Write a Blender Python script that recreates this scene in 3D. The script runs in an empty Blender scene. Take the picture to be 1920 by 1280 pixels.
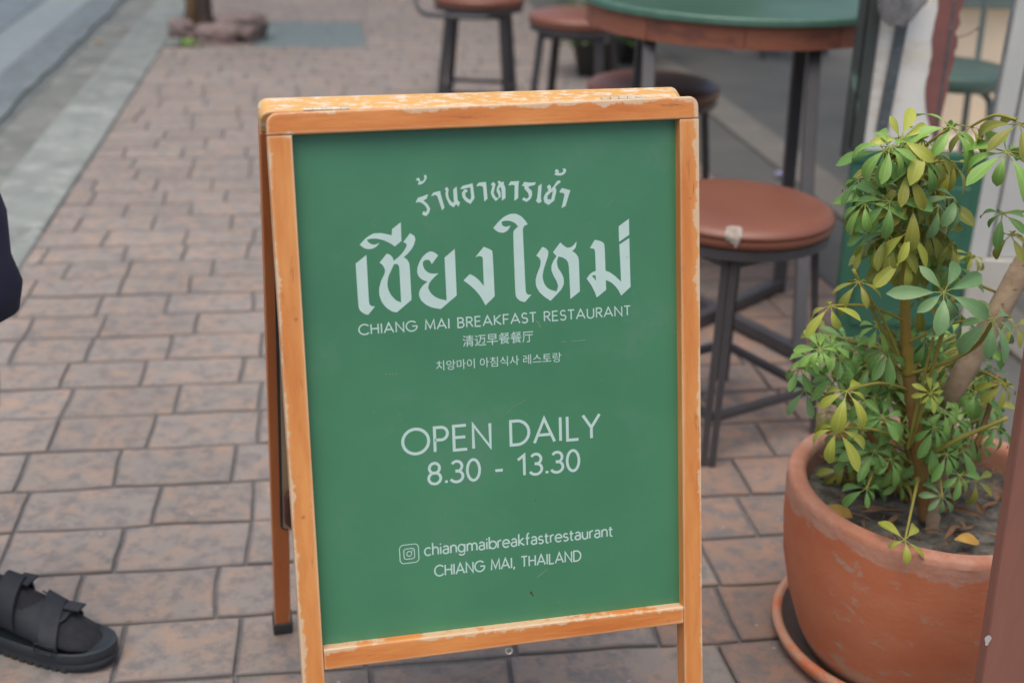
import bpy, bmesh, math, random
import numpy as np
from mathutils import Vector, Matrix, noise
random.seed(7)
SC = bpy.context.scene
COL = SC.collection
PI = math.pi
# ---------------------------------------------------------------- camera
FPX, PITCH, ROLL, CH = 2270.3, 0.41186, 0.03098, 1.40
fw = Vector((0, math.cos(PITCH), -math.sin(PITCH)))
up0 = Vector((0, math.sin(PITCH), math.cos(PITCH)))
rt0 = Vector((1, 0, 0))
rt = rt0*math.cos(ROLL) + up0*math.sin(ROLL)
up = -rt0*math.sin(ROLL) + up0*math.cos(ROLL)
cd = bpy.data.cameras.new('camera')
cam = bpy.data.objects.new('camera', cd); COL.objects.link(cam)
Mc = Matrix((rt, up, -fw)).transposed().to_4x4(); Mc.translation = (0, 0, CH)
cam.matrix_world = Mc
cd.sensor_width = 36.0; cd.lens = FPX/1920*36
cd.clip_start = .02; cd.clip_end = 400
cd.dof.use_dof = True; cd.dof.focus_distance = 1.66; cd.dof.aperture_fstop = 3.0
SC.camera = cam
# ---------------------------------------------------------------- light
W = bpy.data.worlds.new('World'); SC.world = W; W.use_nodes = True
wn = W.node_tree; wn.nodes.clear()
sky = wn.nodes.new('ShaderNodeTexSky'); sky.sky_type = 'NISHITA'; sky.sun_disc = False
SUN_EL, SUN_AZ = 74, -160
sky.sun_elevation = math.radians(SUN_EL); sky.sun_rotation = math.radians(SUN_AZ)
sky.air_density = 1.0; sky.dust_density = 5.0; sky.ozone_density = .6
bg = wn.nodes.new('ShaderNodeBackground'); bg.inputs[1].default_value = .12
ow = wn.nodes.new('ShaderNodeOutputWorld')
wn.links.new(sky.outputs[0], bg.inputs[0]); wn.links.new(bg.outputs[0], ow.inputs[0])
sl = bpy.data.lights.new('sun', 'SUN'); sl.energy = 1.5; sl.angle = math.radians(70); sl.color = (1, .94, .87)
so = bpy.data.objects.new('sun', sl); COL.objects.link(so)
az, el = math.radians(SUN_AZ), math.radians(SUN_EL)
sd = Vector((math.sin(az)*math.cos(el), math.cos(az)*math.cos(el), math.sin(el)))
so.rotation_euler = sd.to_track_quat('Z', 'Y').to_euler(); so.location = sd*20
SC.view_settings.view_transform = 'Standard'; SC.view_settings.look = 'None'
SC.view_settings.exposure = 0.45; SC.view_settings.gamma = 1
SC.view_settings.use_curve_mapping = False
# ---------------------------------------------------------------- measuring helpers
def ray(px, py):
    v = fw*FPX + rt*(px-960) - up*(py-640)
    return v.normalized()
O = Vector((0, 0, CH))
def atz(px, py, z=0.0):
    v = ray(px, py); return O + v*((z-CH)/v.z)
def aty(px, py, Y):
    v = ray(px, py); return O + v*(Y/v.y)
KY = -0.1563
KD = Vector((math.sin(KY), math.cos(KY), 0))      # along the street
AD = Vector((KD.y, -KD.x, 0))                     # away from the street
def SA(s, a, z=0.0): 
    p = KD*s + AD*a; return Vector((p.x, p.y, z))
# ---------------------------------------------------------------- materials
def mat(name, c1, c2=None, scale=8, rough=.6, bump=0., bscale=None, c3=None, s3=3, t3=(.55, .62), stretch=(1, 1, 1),
        spec=.4, metal=0, rnd=0., wear=None, wr=.004, det=6, contrast=(.35, .65), sub=0, trans=0, leaf=None, wth=1.02, rub=False, edge_dirt=None, rimz=None):
    m = bpy.data.materials.new(name); m.use_nodes = True
    t = m.node_tree; N = t.nodes; L = t.links; N.clear()
    out = N.new('ShaderNodeOutputMaterial'); b = N.new('ShaderNodeBsdfPrincipled')
    L.new(b.outputs[0], out.inputs[0])
    b.inputs['Roughness'].default_value = rough; b.inputs['Metallic'].default_value = metal
    b.inputs['Specular IOR Level'].default_value = spec
    tc = N.new('ShaderNodeTexCoord'); mp = N.new('ShaderNodeMapping'); mp.inputs['Scale'].default_value = stretch
    L.new(tc.outputs['Object'], mp.inputs[0]); vec = mp.outputs[0]
    oi = N.new('ShaderNodeObjectInfo')
    if rnd:
        ad = N.new('ShaderNodeVectorMath'); ad.operation = 'ADD'
        sc_ = N.new('ShaderNodeMath'); sc_.operation = 'MULTIPLY'; sc_.inputs[1].default_value = 37
        L.new(oi.outputs['Random'], sc_.inputs[0]); L.new(mp.outputs[0], ad.inputs[0]); L.new(sc_.outputs[0], ad.inputs[1]); vec = ad.outputs[0]
    def nz(sc, d=det, r=.6):
        n = N.new('ShaderNodeTexNoise'); n.inputs['Scale'].default_value = sc; n.inputs['Detail'].default_value = d
        n.inputs['Roughness'].default_value = r; L.new(vec, n.inputs['Vector']); return n.outputs['Fac']
    def ramp(f, lo, hi):
        r = N.new('ShaderNodeMapRange'); r.inputs[1].default_value = lo; r.inputs[2].default_value = hi
        L.new(f, r.inputs[0]); return r.outputs[0]
    def mix(f, A, B):
        x = N.new('ShaderNodeMix'); x.data_type = 'RGBA'; L.new(f, x.inputs[0])
        for i, q in ((6, A), (7, B)):
            if isinstance(q, tuple): x.inputs[i].default_value = (*q, 1)
            else: L.new(q, x.inputs[i])
        return x.outputs[2]
    cur = c1
    if c2: cur = mix(ramp(nz(scale), *contrast), c1, c2)
    if c3: cur = mix(ramp(nz(s3, 8, .7), *t3), cur, c3)
    if edge_dirt:
        edge_dirt_ = edge_dirt
        at_ = N.new('ShaderNodeAttribute'); at_.attribute_name = 'edge'
        q = N.new('ShaderNodeMath'); q.operation = 'MULTIPLY_ADD'; L.new(nz(26, 6, .7), q.inputs[0]); q.inputs[1].default_value = 1.5; L.new(at_.outputs['Fac'], q.inputs[2])
        ed = N.new('ShaderNodeMath'); ed.operation = 'MULTIPLY'; ed.inputs[1].default_value = .55; L.new(ramp(q.outputs[0], 1.15, .55), ed.inputs[0]); cur = mix(ed.outputs[0], cur, edge_dirt)
        ge2 = N.new('ShaderNodeNewGeometry')
        n2 = N.new('ShaderNodeTexNoise'); n2.inputs['Scale'].default_value = 1.7; n2.inputs['Detail'].default_value = 5; L.new(ge2.outputs['Position'], n2.inputs['Vector'])
        r2 = N.new('ShaderNodeMapRange'); r2.inputs[1].default_value = .3; r2.inputs[2].default_value = .7; r2.inputs[3].default_value = .88; r2.inputs[4].default_value = 1.07; L.new(n2.outputs['Fac'], r2.inputs[0])
        vs_ = N.new('ShaderNodeVectorMath'); vs_.operation = 'SCALE'; L.new(cur, vs_.inputs[0]); L.new(r2.outputs[0], vs_.inputs['Scale']); cur = vs_.outputs[0]
        n3 = N.new('ShaderNodeTexNoise'); n3.inputs['Scale'].default_value = 55; n3.inputs['Detail'].default_value = 3; L.new(ge2.outputs['Position'], n3.inputs['Vector'])
        cur = mix(ramp(n3.outputs['Fac'], .71, .75), cur, s2l(176, 172, 168))
    if rimz:
        sx_ = N.new('ShaderNodeSeparateXYZ'); L.new(tc.outputs['Object'], sx_.inputs[0])
        q = N.new('ShaderNodeMath'); q.operation = 'MULTIPLY_ADD'; L.new(nz(9, 8, .7), q.inputs[0]); q.inputs[1].default_value = .11; L.new(sx_.outputs[2], q.inputs[2])
        cur = mix(ramp(q.outputs[0], rimz, rimz+.004), cur, mix(ramp(nz(40), .4, .65), s2l(196, 146, 122), s2l(184, 128, 104)))
        q2 = N.new('ShaderNodeMath'); q2.operation = 'MULTIPLY_ADD'; L.new(nz(13, 8, .75), q2.inputs[0]); q2.inputs[1].default_value = -.5; L.new(sx_.outputs[2], q2.inputs[2])
        cur = mix(ramp(q2.outputs[0], -.17, -.215), cur, s2l(188, 144, 118))
    if rnd:
        mr = N.new('ShaderNodeMapRange'); mr.inputs[3].default_value = 1-rnd; mr.inputs[4].default_value = 1+rnd
        L.new(oi.outputs['Random'], mr.inputs[0])
        vm = N.new('ShaderNodeVectorMath'); vm.operation = 'SCALE'
        if isinstance(cur, tuple): vm.inputs[0].default_value = cur
        else: L.new(cur, vm.inputs[0])
        L.new(mr.outputs[0], vm.inputs['Scale']); cur = vm.outputs[0]
    if wear:   # rubbed edges: paint gone where the surface turns sharply
        bv = N.new('ShaderNodeBevel'); bv.samples = 4; bv.inputs[0].default_value = wr
        ge = N.new('ShaderNodeNewGeometry')
        dt = N.new('ShaderNodeVectorMath'); dt.operation = 'DOT_PRODUCT'
        L.new(bv.outputs[0], dt.inputs[0]); L.new(ge.outputs['Normal'], dt.inputs[1])
        iv = N.new('ShaderNodeMath'); iv.operation = 'SUBTRACT'; iv.inputs[0].default_value = 1; L.new(dt.outputs['Value'], iv.inputs[1])
        mu = N.new('ShaderNodeMath'); mu.operation = 'MULTIPLY'; mu.inputs[1].default_value = 1.5; L.new(iv.outputs[0], mu.inputs[0])
        nf, nb2 = nz(38, 8, .75), nz(5, 4, .6)
        m1 = N.new('ShaderNodeMath'); m1.operation = 'MULTIPLY_ADD'; L.new(nf, m1.inputs[0]); m1.inputs[1].default_value = .75; L.new(mu.outputs[0], m1.inputs[2])
        m2 = N.new('ShaderNodeMath'); m2.operation = 'MULTIPLY_ADD'; L.new(nb2, m2.inputs[0]); m2.inputs[1].default_value = .9; L.new(m1.outputs[0], m2.inputs[2])
        cur = mix(ramp(m2.outputs[0], wth, wth+.045), cur, wear)
        if rub:
            sx_ = N.new('ShaderNodeSeparateXYZ'); L.new(tc.outputs['Object'], sx_.inputs[0])
            def mth2(op, a_, b_=None):
                q = N.new('ShaderNodeMath'); q.operation = op
                for i_, z_ in enumerate((a_, b_)):
                    if z_ is None: continue
                    if isinstance(z_, (int, float)): q.inputs[i_].default_value = z_
                    else: L.new(z_, q.inputs[i_])
                return q.outputs[0]
            X_, Z_ = sx_.outputs[0], sx_.outputs[2]
            d = mth2('SUBTRACT', .2755, mth2('ABSOLUTE', X_))
            d = mth2('MINIMUM', d, mth2('SUBTRACT', .3515, Z_))
            lowr = mth2('ABSOLUTE', mth2('ADD', mth2('ADD', Z_, .3290), mth2('MULTIPLY', X_, .0199)))
            d = mth2('MINIMUM', d, mth2('ADD', mth2('ADD', lowr, .0012), mth2('MAXIMUM', mth2('MULTIPLY', mth2('SUBTRACT', mth2('ABSOLUTE', X_), .2468), 5.), 0.)))
            jt = mth2('ADD', mth2('ABSOLUTE', mth2('SUBTRACT', Z_, .3236)), mth2('MULTIPLY', mth2('ABSOLUTE', mth2('SUBTRACT', mth2('ABSOLUTE', X_), .2480)), .6))
            d = mth2('MINIMUM', d, jt)
            nA = N.new('ShaderNodeTexNoise'); nA.inputs['Scale'].default_value = 70; nA.inputs['Detail'].default_value = 7; nA.inputs['Roughness'].default_value = .72; L.new(tc.outputs['Object'], nA.inputs['Vector'])
            nB = N.new('ShaderNodeTexNoise'); nB.inputs['Scale'].default_value = 11; nB.inputs['Detail'].default_value = 3; L.new(tc.outputs['Object'], nB.inputs['Vector'])
            v_ = mth2('ADD', mth2('MULTIPLY', mth2('SUBTRACT', nA.outputs['Fac'], .5), .022), mth2('MULTIPLY', mth2('SUBTRACT', nB.outputs['Fac'], .5), .034))
            v_ = mth2('SUBTRACT', mth2('ADD', d, v_), .0032)
            cur = mix(mth2('MULTIPLY', ramp(v_, .0012, -.0008), .78), cur, mix(nf, s2l(196, 170, 138), s2l(222, 202, 170)))
            nC = N.new('ShaderNodeTexVoronoi'); nC.inputs['Scale'].default_value = 42; L.new(tc.outputs['Object'], nC.inputs['Vector'])
            dents = mth2('MULTIPLY', ramp(nC.outputs['Distance'], .14, .07), ramp(nA.outputs['Fac'], .48, .56))
            cur = mix(mth2('MULTIPLY', dents, .7), cur, s2l(134, 84, 66))
    if leaf:
        uv = N.new('ShaderNodeUVMap'); sp = N.new('ShaderNodeSeparateXYZ'); L.new(uv.outputs[0], sp.inputs[0])
        def mth(op, a_, b_=None):
            q = N.new('ShaderNodeMath'); q.operation = op
            for i_, z_ in enumerate((a_, b_)):
                if z_ is None: continue
                if isinstance(z_, (int, float)): q.inputs[i_].default_value = z_
                else: L.new(z_, q.inputs[i_])
            return q.outputs[0]
        ab = mth('ABSOLUTE', mth('SUBTRACT', sp.outputs[0], .5))
        midrib = ramp(ab, .05, .02)
        vein = mth('MULTIPLY', ramp(mth('SINE', mth('ADD', mth('MULTIPLY', sp.outputs[1], 62.), mth('MULTIPLY', ab, -46.))), .80, 1.0), .35)
        edge = mth('MULTIPLY', ramp(mth('ADD', ab, mth('MULTIPLY', nz(30), .10)), .50, .54), .45)
        cur = mix(mth('MAXIMUM', mth('MULTIPLY', midrib, .75), vein), cur, leaf)
        cur = mix(edge, cur, s2l(170, 160, 80))
        spot = mth('MULTIPLY', ramp(nz(55, 3), .70, .74), .6); cur = mix(spot, cur, s2l(120, 96, 60))
    if isinstance(cur, tuple): b.inputs['Base Color'].default_value = (*cur, 1)
    else: L.new(cur, b.inputs['Base Color'])
    if bump:
        bp = N.new('ShaderNodeBump'); bp.inputs['Strength'].default_value = 1; bp.inputs['Distance'].default_value = bump
        L.new(nz(bscale or scale*4, 8, .65), bp.inputs['Height']); L.new(bp.outputs[0], b.inputs['Normal'])
    if trans:
        tr = N.new('ShaderNodeBsdfTranslucent'); ms = N.new('ShaderNodeMixShader'); ms.inputs[0].default_value = trans
        if isinstance(cur, tuple): tr.inputs[0].default_value = (*cur, 1)
        else: L.new(cur, tr.inputs[0])
        L.new(b.outputs[0], ms.inputs[1]); L.new(tr.outputs[0], ms.inputs[2]); L.new(ms.outputs[0], out.inputs[0])
    return m
def s2l(r, g, b, k=1.0):
    f = lambda c: ((c/255+.055)/1.055)**2.4*k if c > 10 else c/255/12.92*k
    return (f(r), f(g), f(b))
WEARC = s2l(212, 184, 148)
M = {}
M['wood_v'] = mat('orange_varnished_wood_upright', s2l(196, 118, 58), s2l(216, 148, 84), 10, .42, .0006, 60, s2l(150, 92, 62), 18, (.60, .68), (3, 3, .5), wear=WEARC, wr=.008, rub=True)
M['wood_h'] = mat('orange_varnished_wood_rail', s2l(192, 112, 54), s2l(214, 142, 78), 10, .42, .0006, 60, s2l(150, 90, 62), 18, (.60, .68), (.5, 3, 3), wear=WEARC, wr=.008, rub=True)
M['wood_deep'] = mat('deep_orange_wood', s2l(190, 104, 52), s2l(198, 116, 62), 9, .42, .0005, 60, s2l(170, 90, 46), 16, (.58, .72), (3, 3, .5), wear=WEARC, wr=.004)
M['wood_top'] = mat('worn_yellow_wood', s2l(196, 148, 82), s2l(206, 164, 100), 5, .5, .0004, 60, s2l(204, 190, 168), 70, (.50, .58), (.6, 2, 2), wear=s2l(216, 205, 188), wr=.006)
M['panel'] = mat('green_painted_panel', s2l(62, 119, 86), s2l(70, 128, 93), 4, .32, .00006, 18, s2l(78, 126, 98), 9, (.56, .70), spec=.5)
M['print'] = mat('pale_mint_print', s2l(182, 206, 198), s2l(177, 201, 193), 40, .5)
M['scuff'] = mat('scuff_mark', s2l(120, 142, 116), None, 40, .7)
M['ply'] = mat('raw_plywood', s2l(178, 150, 118), s2l(164, 136, 104), 10, .7, stretch=(3, 3, .4))
M['rubber'] = mat('black_rubber', s2l(54, 56, 58), s2l(66, 68, 68), 30, .65, .0003, 80)
M['steel'] = mat('hinge_steel', s2l(200, 196, 180), s2l(168, 164, 148), 60, .35, metal=.3)
M['leather'] = mat('dark_brown_leather', s2l(92, 58, 48), s2l(78, 46, 38), 20, .35)
M['tile'] = mat('stamped_clay_paver', s2l(137, 130, 124), s2l(157, 134, 118), 14, .80, .0034, 30, s2l(117, 113, 111), 26, (.46, .62), rnd=.07, contrast=(.42, .72), edge_dirt=s2l(104, 100, 98))
M['tile_shaded'] = mat('shaded_clay_paver_shop_side', s2l(132, 116, 106), s2l(150, 120, 102), 14, .74, .0034, 30, s2l(112, 106, 104), 26, (.47, .62), rnd=.08, contrast=(.40, .66), edge_dirt=s2l(92, 86, 84))  # redder pavers; shop-side shade is put into this darker copy
M['mortar'] = mat('joint_grit', s2l(112, 112, 112), s2l(94, 95, 96), 60, .9, .001, 200)
M['kerb'] = mat('kerb_concrete', s2l(132, 138, 134), s2l(112, 119, 116), 7, .85, .001, 60, s2l(145, 149, 145), 9, (.52, .62), rnd=.09)
M['gutter'] = mat('gutter_concrete', s2l(116, 119, 115), s2l(100, 104, 101), 4, .85, .001, 60, s2l(136, 138, 132), 6, (.52, .64))
M['asphalt'] = mat('worn_blue_grey_asphalt', s2l(108, 119, 126), s2l(91, 102, 110), 6, .8, .003, 60, s2l(118, 130, 136), 18, (.52, .62))
M['asphalt2'] = mat('grey_asphalt_edge', s2l(109, 119, 122), s2l(92, 102, 105), 7, .85, .003, 60, s2l(120, 131, 134), 16, (.52, .62))
M['gutter_band'] = mat('dark_gutter_band', s2l(86, 92, 92), s2l(104, 110, 108), 12, .95, .002, 80)
M['line'] = mat('worn_road_paint', s2l(130, 139, 139), s2l(115, 125, 126), 8, .7, .001, 60, s2l(124, 138, 146), 12, (.5, .6))
M['floor'] = mat('shop_floor_concrete', s2l(92, 92, 88), s2l(82, 84, 82), 3, .8, .0006, 50, s2l(100, 98, 94), 2, (.5, .7))  # shade over the shop floor is put into this darker grey
M['floor_lip'] = mat('pale_floor_edging', s2l(118, 114, 106), s2l(108, 105, 98), 6, .8, .0006, 50, s2l(124, 122, 116), 5, (.55, .65))
M['gravel'] = mat('pit_gravel', s2l(118, 130, 130), s2l(92, 104, 106), 30, .9, .004, 60)
M['metal'] = mat('charcoal_painted_steel', s2l(62, 62, 65), s2l(70, 68, 70), 12, .42, .0002, 90, s2l(88, 72, 66), 10, (.62, .68), spec=.5, rnd=.08, wear=s2l(110, 104, 100), wr=.0022)
M['seat'] = mat('brown_vinyl', s2l(116, 72, 56), s2l(122, 77, 60), 6, .36, .0002, 160, spec=.45, rnd=.07)
M['tape'] = mat('cracked_vinyl_stuffing', s2l(168, 158, 148), s2l(140, 128, 118), 90, .9, .001, 200)
M['ttop'] = mat('green_table_paint', s2l(54, 86, 72), s2l(62, 96, 80), 5, .33, .0002, 60, s2l(86, 100, 84), 3, (.55, .75))
M['trim'] = mat('green_table_edge', s2l(78, 112, 97), s2l(66, 100, 86), 22, .45, .0006, 60)
M['apron'] = mat('reddish_apron_wood', s2l(138, 86, 66), s2l(152, 94, 68), 7, .6, .0006, 60, s2l(118, 76, 62), 7, (.5, .6), (1, 1, 3), rnd=.08)
M['tray'] = mat('black_tray', s2l(48, 46, 46), None, 5, .4)
M['terra'] = mat('terracotta', s2l(196, 112, 76), s2l(202, 124, 88), 9, .8, .0010, 70, s2l(186, 146, 122), 16, (.585, .64), (1, 1, 1.6), rimz=.375)
M['terra_rim'] = mat('weathered_terracotta_rim', s2l(186, 132, 108), s2l(176, 118, 92), 16, .85, .0012, 120, s2l(190, 146, 128), 12, (.5, .65))
M['wetclay'] = mat('damp_dusty_clay', s2l(112, 100, 92), s2l(90, 82, 78), 9, .6, .0008, 60)
M['soil'] = mat('grey_potting_soil', s2l(82, 80, 74), s2l(118, 114, 104), 30, .95, .005, 70, s2l(66, 60, 52), 22, (.48, .6))
M['deadleaf'] = mat('dry_brown_leaf', s2l(132, 100, 70), s2l(104, 80, 60), 30, .8, rnd=.3)
M['yleaf'] = mat('fallen_yellow_leaf', s2l(178, 146, 72), s2l(160, 120, 56), 40, .7, rnd=.15)
LV = 1.0
M['leaf_green'] = mat('leaf_green', s2l(94, 138, 66, LV), s2l(112, 154, 78, LV), 12, .40, rnd=.16, trans=.22, spec=.5, leaf=s2l(130, 162, 96))
M['leaf_light'] = mat('leaf_light_green', s2l(126, 170, 80, LV), s2l(138, 180, 90, LV), 12, .42, rnd=.1, trans=.22, spec=.5, leaf=s2l(160, 192, 110))
M['leaf_yellow'] = mat('leaf_yellow_green', s2l(166, 174, 68, LV), s2l(174, 182, 80, LV), 12, .42, rnd=.1, trans=.25, spec=.45, leaf=s2l(190, 196, 110))
M['leaf_olive'] = mat('leaf_olive', s2l(148, 148, 60, LV), s2l(130, 142, 62, LV), 14, .42, rnd=.15, trans=.22, spec=.45, leaf=s2l(164, 160, 86))
M['leaf_blue'] = mat('leaf_cool_green', s2l(104, 144, 92, LV), s2l(118, 154, 102, LV), 12, .42, rnd=.1, trans=.18, spec=.5, leaf=s2l(128, 160, 116))
M['petiole'] = mat('petiole', s2l(150, 140, 64), s2l(132, 128, 58), 20, .5)
M['stem'] = mat('young_stem', s2l(132, 112, 58), s2l(140, 96, 62), 9, .6, .0004, 90, s2l(136, 108, 84), 8, (.5, .62), (1, 1, .6))
M['stem_up'] = mat('green_yellow_stem', s2l(146, 134, 52), s2l(150, 116, 58), 7, .55, .0003, 90, s2l(126, 132, 60), 9, (.52, .64), (1, 1, .5))
M['bark'] = mat('grey_brown_bark', s2l(166, 146, 120), s2l(140, 118, 96), 24, .85, .0012, 110, s2l(98, 84, 70), 40, (.60, .66), (1, 1, 1.8))
M['treebark'] = mat('tree_bark', s2l(86, 74, 68), s2l(66, 58, 56), 14, .9, .006, 30, s2l(104, 86, 72), 6, (.55, .65), (1, 1, .3))
M['bamboo'] = mat('pale_stake_wood', s2l(166, 142, 104), s2l(150, 122, 88), 10, .8, .001, 60, stretch=(1, 1, .2))
M['stone'] = mat('reddish_rubble', s2l(138, 118, 114), s2l(112, 102, 98), 9, .9, .004, 30, rnd=.15)
M['post'] = mat('red_brown_post', s2l(150, 100, 84), s2l(140, 94, 80), 8, .6, .0006, 50, s2l(134, 96, 84), 4, (.5, .7), (4, 4, .5))
M['white_mark'] = mat('white_paint_drip', s2l(190, 186, 180), None, 5, .6)
M['dgreen'] = mat('dark_green_gloss_paint', s2l(52, 100, 80), s2l(58, 108, 88), 4, .38, .0002, 40, s2l(74, 118, 100), 6, (.60, .7), wear=s2l(104, 124, 112), wr=.005)
M['wpaint'] = mat('chipped_white_paint', s2l(190, 188, 178), s2l(176, 174, 164), 8, .6, .001, 50, s2l(146, 122, 106), 9, (.60, .64), (1, 1, .6))
M['wpaint2'] = mat('white_gloss_paint', s2l(196, 198, 192), s2l(186, 188, 184), 5, .5, .0004, 50)
M['sky_refl'] = mat('painted_sky_reflection', s2l(236, 230, 216), s2l(218, 224, 224), 2, .35, .0004, 30, s2l(200, 190, 172), 2.2, (.5, .65), (1, 1, 3))
M['redpaper'] = mat('torn_red_brown_strip', s2l(138, 92, 86), s2l(124, 84, 80), 10, .7, .0006, 60)
M['dstrip'] = mat('dark_glinting_door_edge', s2l(72, 78, 76), s2l(58, 64, 62), 14, .4, .0006, 80, s2l(104, 128, 116), 20, (.6, .66), (1, 1, .3))  # pale green glints painted into the dark edge colour
M['galv'] = mat('speckled_galvanised_bar', s2l(92, 100, 102), s2l(72, 80, 84), 40, .5, .0006, 120, s2l(150, 160, 160), 60, (.60, .66))
M['cream'] = mat('cream_wall', s2l(234, 216, 192), s2l(226, 208, 184), 3, .8, .0004, 40)
M['gseat'] = mat('green_stool_paint', s2l(88, 114, 102), s2l(78, 104, 94), 8, .4)
M['gleg'] = mat('grey_green_steel', s2l(110, 126, 124), s2l(98, 114, 112), 10, .45, .0003, 90)
M['skin'] = mat('skin', s2l(152, 108, 84), s2l(140, 98, 76), 20, .5)
M['navy'] = mat('navy_cotton', s2l(46, 50, 70), s2l(52, 56, 76), 14, .9, .0006, 200)
M['shirt'] = mat('grey_cotton', s2l(120, 122, 126), s2l(110, 112, 116), 14, .9, .0006, 200)
M['sock'] = mat('black_sock_knit', s2l(36, 37, 42), s2l(45, 46, 51), 60, .9, .0014, 240)
M['strap'] = mat('black_webbing', s2l(44, 47, 53), s2l(50, 53, 59), 60, .75, .0004, 500)
M['sole'] = mat('charcoal_foam_sole', s2l(46, 52, 58), s2l(52, 58, 64), 20, .6, .0003, 200)
M['hair'] = mat('dark_hair', s2l(36, 30, 28), s2l(46, 38, 34), 30, .6)
M['bluecap'] = mat('pale_blue_cap', s2l(158, 160, 200), None, 5, .5)
M['shade_slab'] = mat('shade_slab_canvas', s2l(96, 104, 98), s2l(86, 94, 90), 3, .8)
M['wall'] = mat('shop_plaster', s2l(150, 146, 136), s2l(138, 134, 126), 2, .9, .001, 40)
M['potplant'] = mat('far_leaf', s2l(66, 92, 54), s2l(84, 110, 58), 20, .5, rnd=.25, trans=.2)
M['darkpot'] = mat('dark_glazed_pot', s2l(62, 66, 62), s2l(70, 72, 68), 8, .5)
def glassmat():
    m = bpy.data.materials.new('window_glass'); m.use_nodes = True
    t = m.node_tree; N = t.nodes; L = t.links; N.clear()
    out = N.new('ShaderNodeOutputMaterial'); gl = N.new('ShaderNodeBsdfGlossy'); gl.inputs['Roughness'].default_value = .03
    tr = N.new('ShaderNodeBsdfTransparent'); tr.inputs[0].default_value = (.95, .96, .96, 1)
    fr = N.new('ShaderNodeFresnel'); fr.inputs[0].default_value = 1.5
    ms = N.new('ShaderNodeMixShader'); L.new(fr.outputs[0], ms.inputs[0]); L.new(tr.outputs[0], ms.inputs[1]); L.new(gl.outputs[0], ms.inputs[2]); L.new(ms.outputs[0], out.inputs[0])
    return m
M['glass'] = glassmat()
def bagmat():
    m = mat('clear_plastic_bag', s2l(150, 152, 154), s2l(110, 110, 112), 30, .2, spec=.8)
    b = m.node_tree.nodes['Principled BSDF']; b.inputs['Alpha'].default_value = .6
    return m
M['bag'] = bagmat()
# ---------------------------------------------------------------- object helpers
def link_mesh(name, bm, m, parent=None, mw=None, smooth=False, bevel=0, seg=2):
    me = bpy.data.meshes.new(name)
    bmesh.ops.recalc_face_normals(bm, faces=bm.faces[:])
    bm.to_mesh(me); bm.free()
    if isinstance(m, (list, tuple)):
        for q in m: me.materials.append(M[q])
    else: me.materials.append(M[m])
    o = bpy.data.objects.new(name, me); COL.objects.link(o)
    if parent is not None: o.parent = parent
    if mw is not None:
        o.matrix_local = parent.matrix_basis.inverted() @ mw if parent is not None else mw
    if smooth:
        for p in me.polygons: p.use_smooth = True
    if bevel:
        b = o.modifiers.new('bevel', 'BEVEL'); b.width = bevel; b.segments = seg; b.limit_method = 'ANGLE'; b.angle_limit = math.radians(40)
    return o
def tag(o, label=None, cat=None, group=None, kind=None):
    if label: o['label'] = label
    if cat: o['category'] = cat
    if group: o['group'] = group
    if kind: o['kind'] = kind
    return o
def empty(name, loc, label, cat, group=None, rz=0):
    o = bpy.data.objects.new(name, None); COL.objects.link(o); o.empty_display_size = .1
    o.location = loc; o.rotation_euler = (0, 0, rz); o.matrix_basis = Matrix.Translation(loc) @ Matrix.Rotation(rz, 4, 'Z')
    return tag(o, label, cat, group)
def W2L(parent, p): return parent.matrix_basis.inverted() @ Vector(p)
def box(bm, lo, hi, mt=None):
    vs = []
    for z in (lo[2], hi[2]):
        for (x_, y_) in ((lo[0], lo[1]), (hi[0], lo[1]), (hi[0], hi[1]), (lo[0], hi[1])):
            p = Vector((x_, y_, z)); vs.append(bm.verts.new(mt @ p if mt else p))
    for f in ((0, 3, 2, 1), (4, 5, 6, 7), (0, 1, 5, 4), (1, 2, 6, 5), (2, 3, 7, 6), (3, 0, 4, 7)):
        bm.faces.new([vs[i] for i in f])
def prism(bm, poly, lo, hi, f):
    """poly 2D -> solid; f(p, d) gives the 3D point at depth d."""
    A = [bm.verts.new(f(p, lo)) for p in poly]; B = [bm.verts.new(f(p, hi)) for p in poly]
    bm.faces.new(A); bm.faces.new(B[::-1]); n = len(poly)
    for i in range(n): bm.faces.new([A[i], B[i], B[(i+1) % n], A[(i+1) % n]])
def tube(bm, pts, rad, n=10, cap=True, sq=False):
    pts = [Vector(p) for p in pts]; k = len(pts)
    if not isinstance(rad, (list, tuple)): rad = [rad]*k
    ref = None; rings = []
    for i, p in enumerate(pts):
        d = (pts[min(i+1, k-1)]-pts[max(i-1, 0)]).normalized()
        if ref is None: ref = Vector((0, 0, 1)) if abs(d.z) < .9 else Vector((0, 1, 0))
        u_ = d.cross(ref).normalized(); v_ = d.cross(u_).normalized(); ref = u_.cross(d).normalized() if True else ref
        v_ = ref
        off = PI/4 if sq else 0
        rings.append([bm.verts.new(p + (u_*math.cos(2*PI*j/n+off) + v_*math.sin(2*PI*j/n+off))*rad[i]) for j in range(n)])
    for i in range(k-1):
        for j in range(n):
            bm.faces.new([rings[i][j], rings[i][(j+1) % n], rings[i+1][(j+1) % n], rings[i+1][j]])
    if cap: bm.faces.new(rings[0][::-1]); bm.faces.new(rings[-1])
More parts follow.
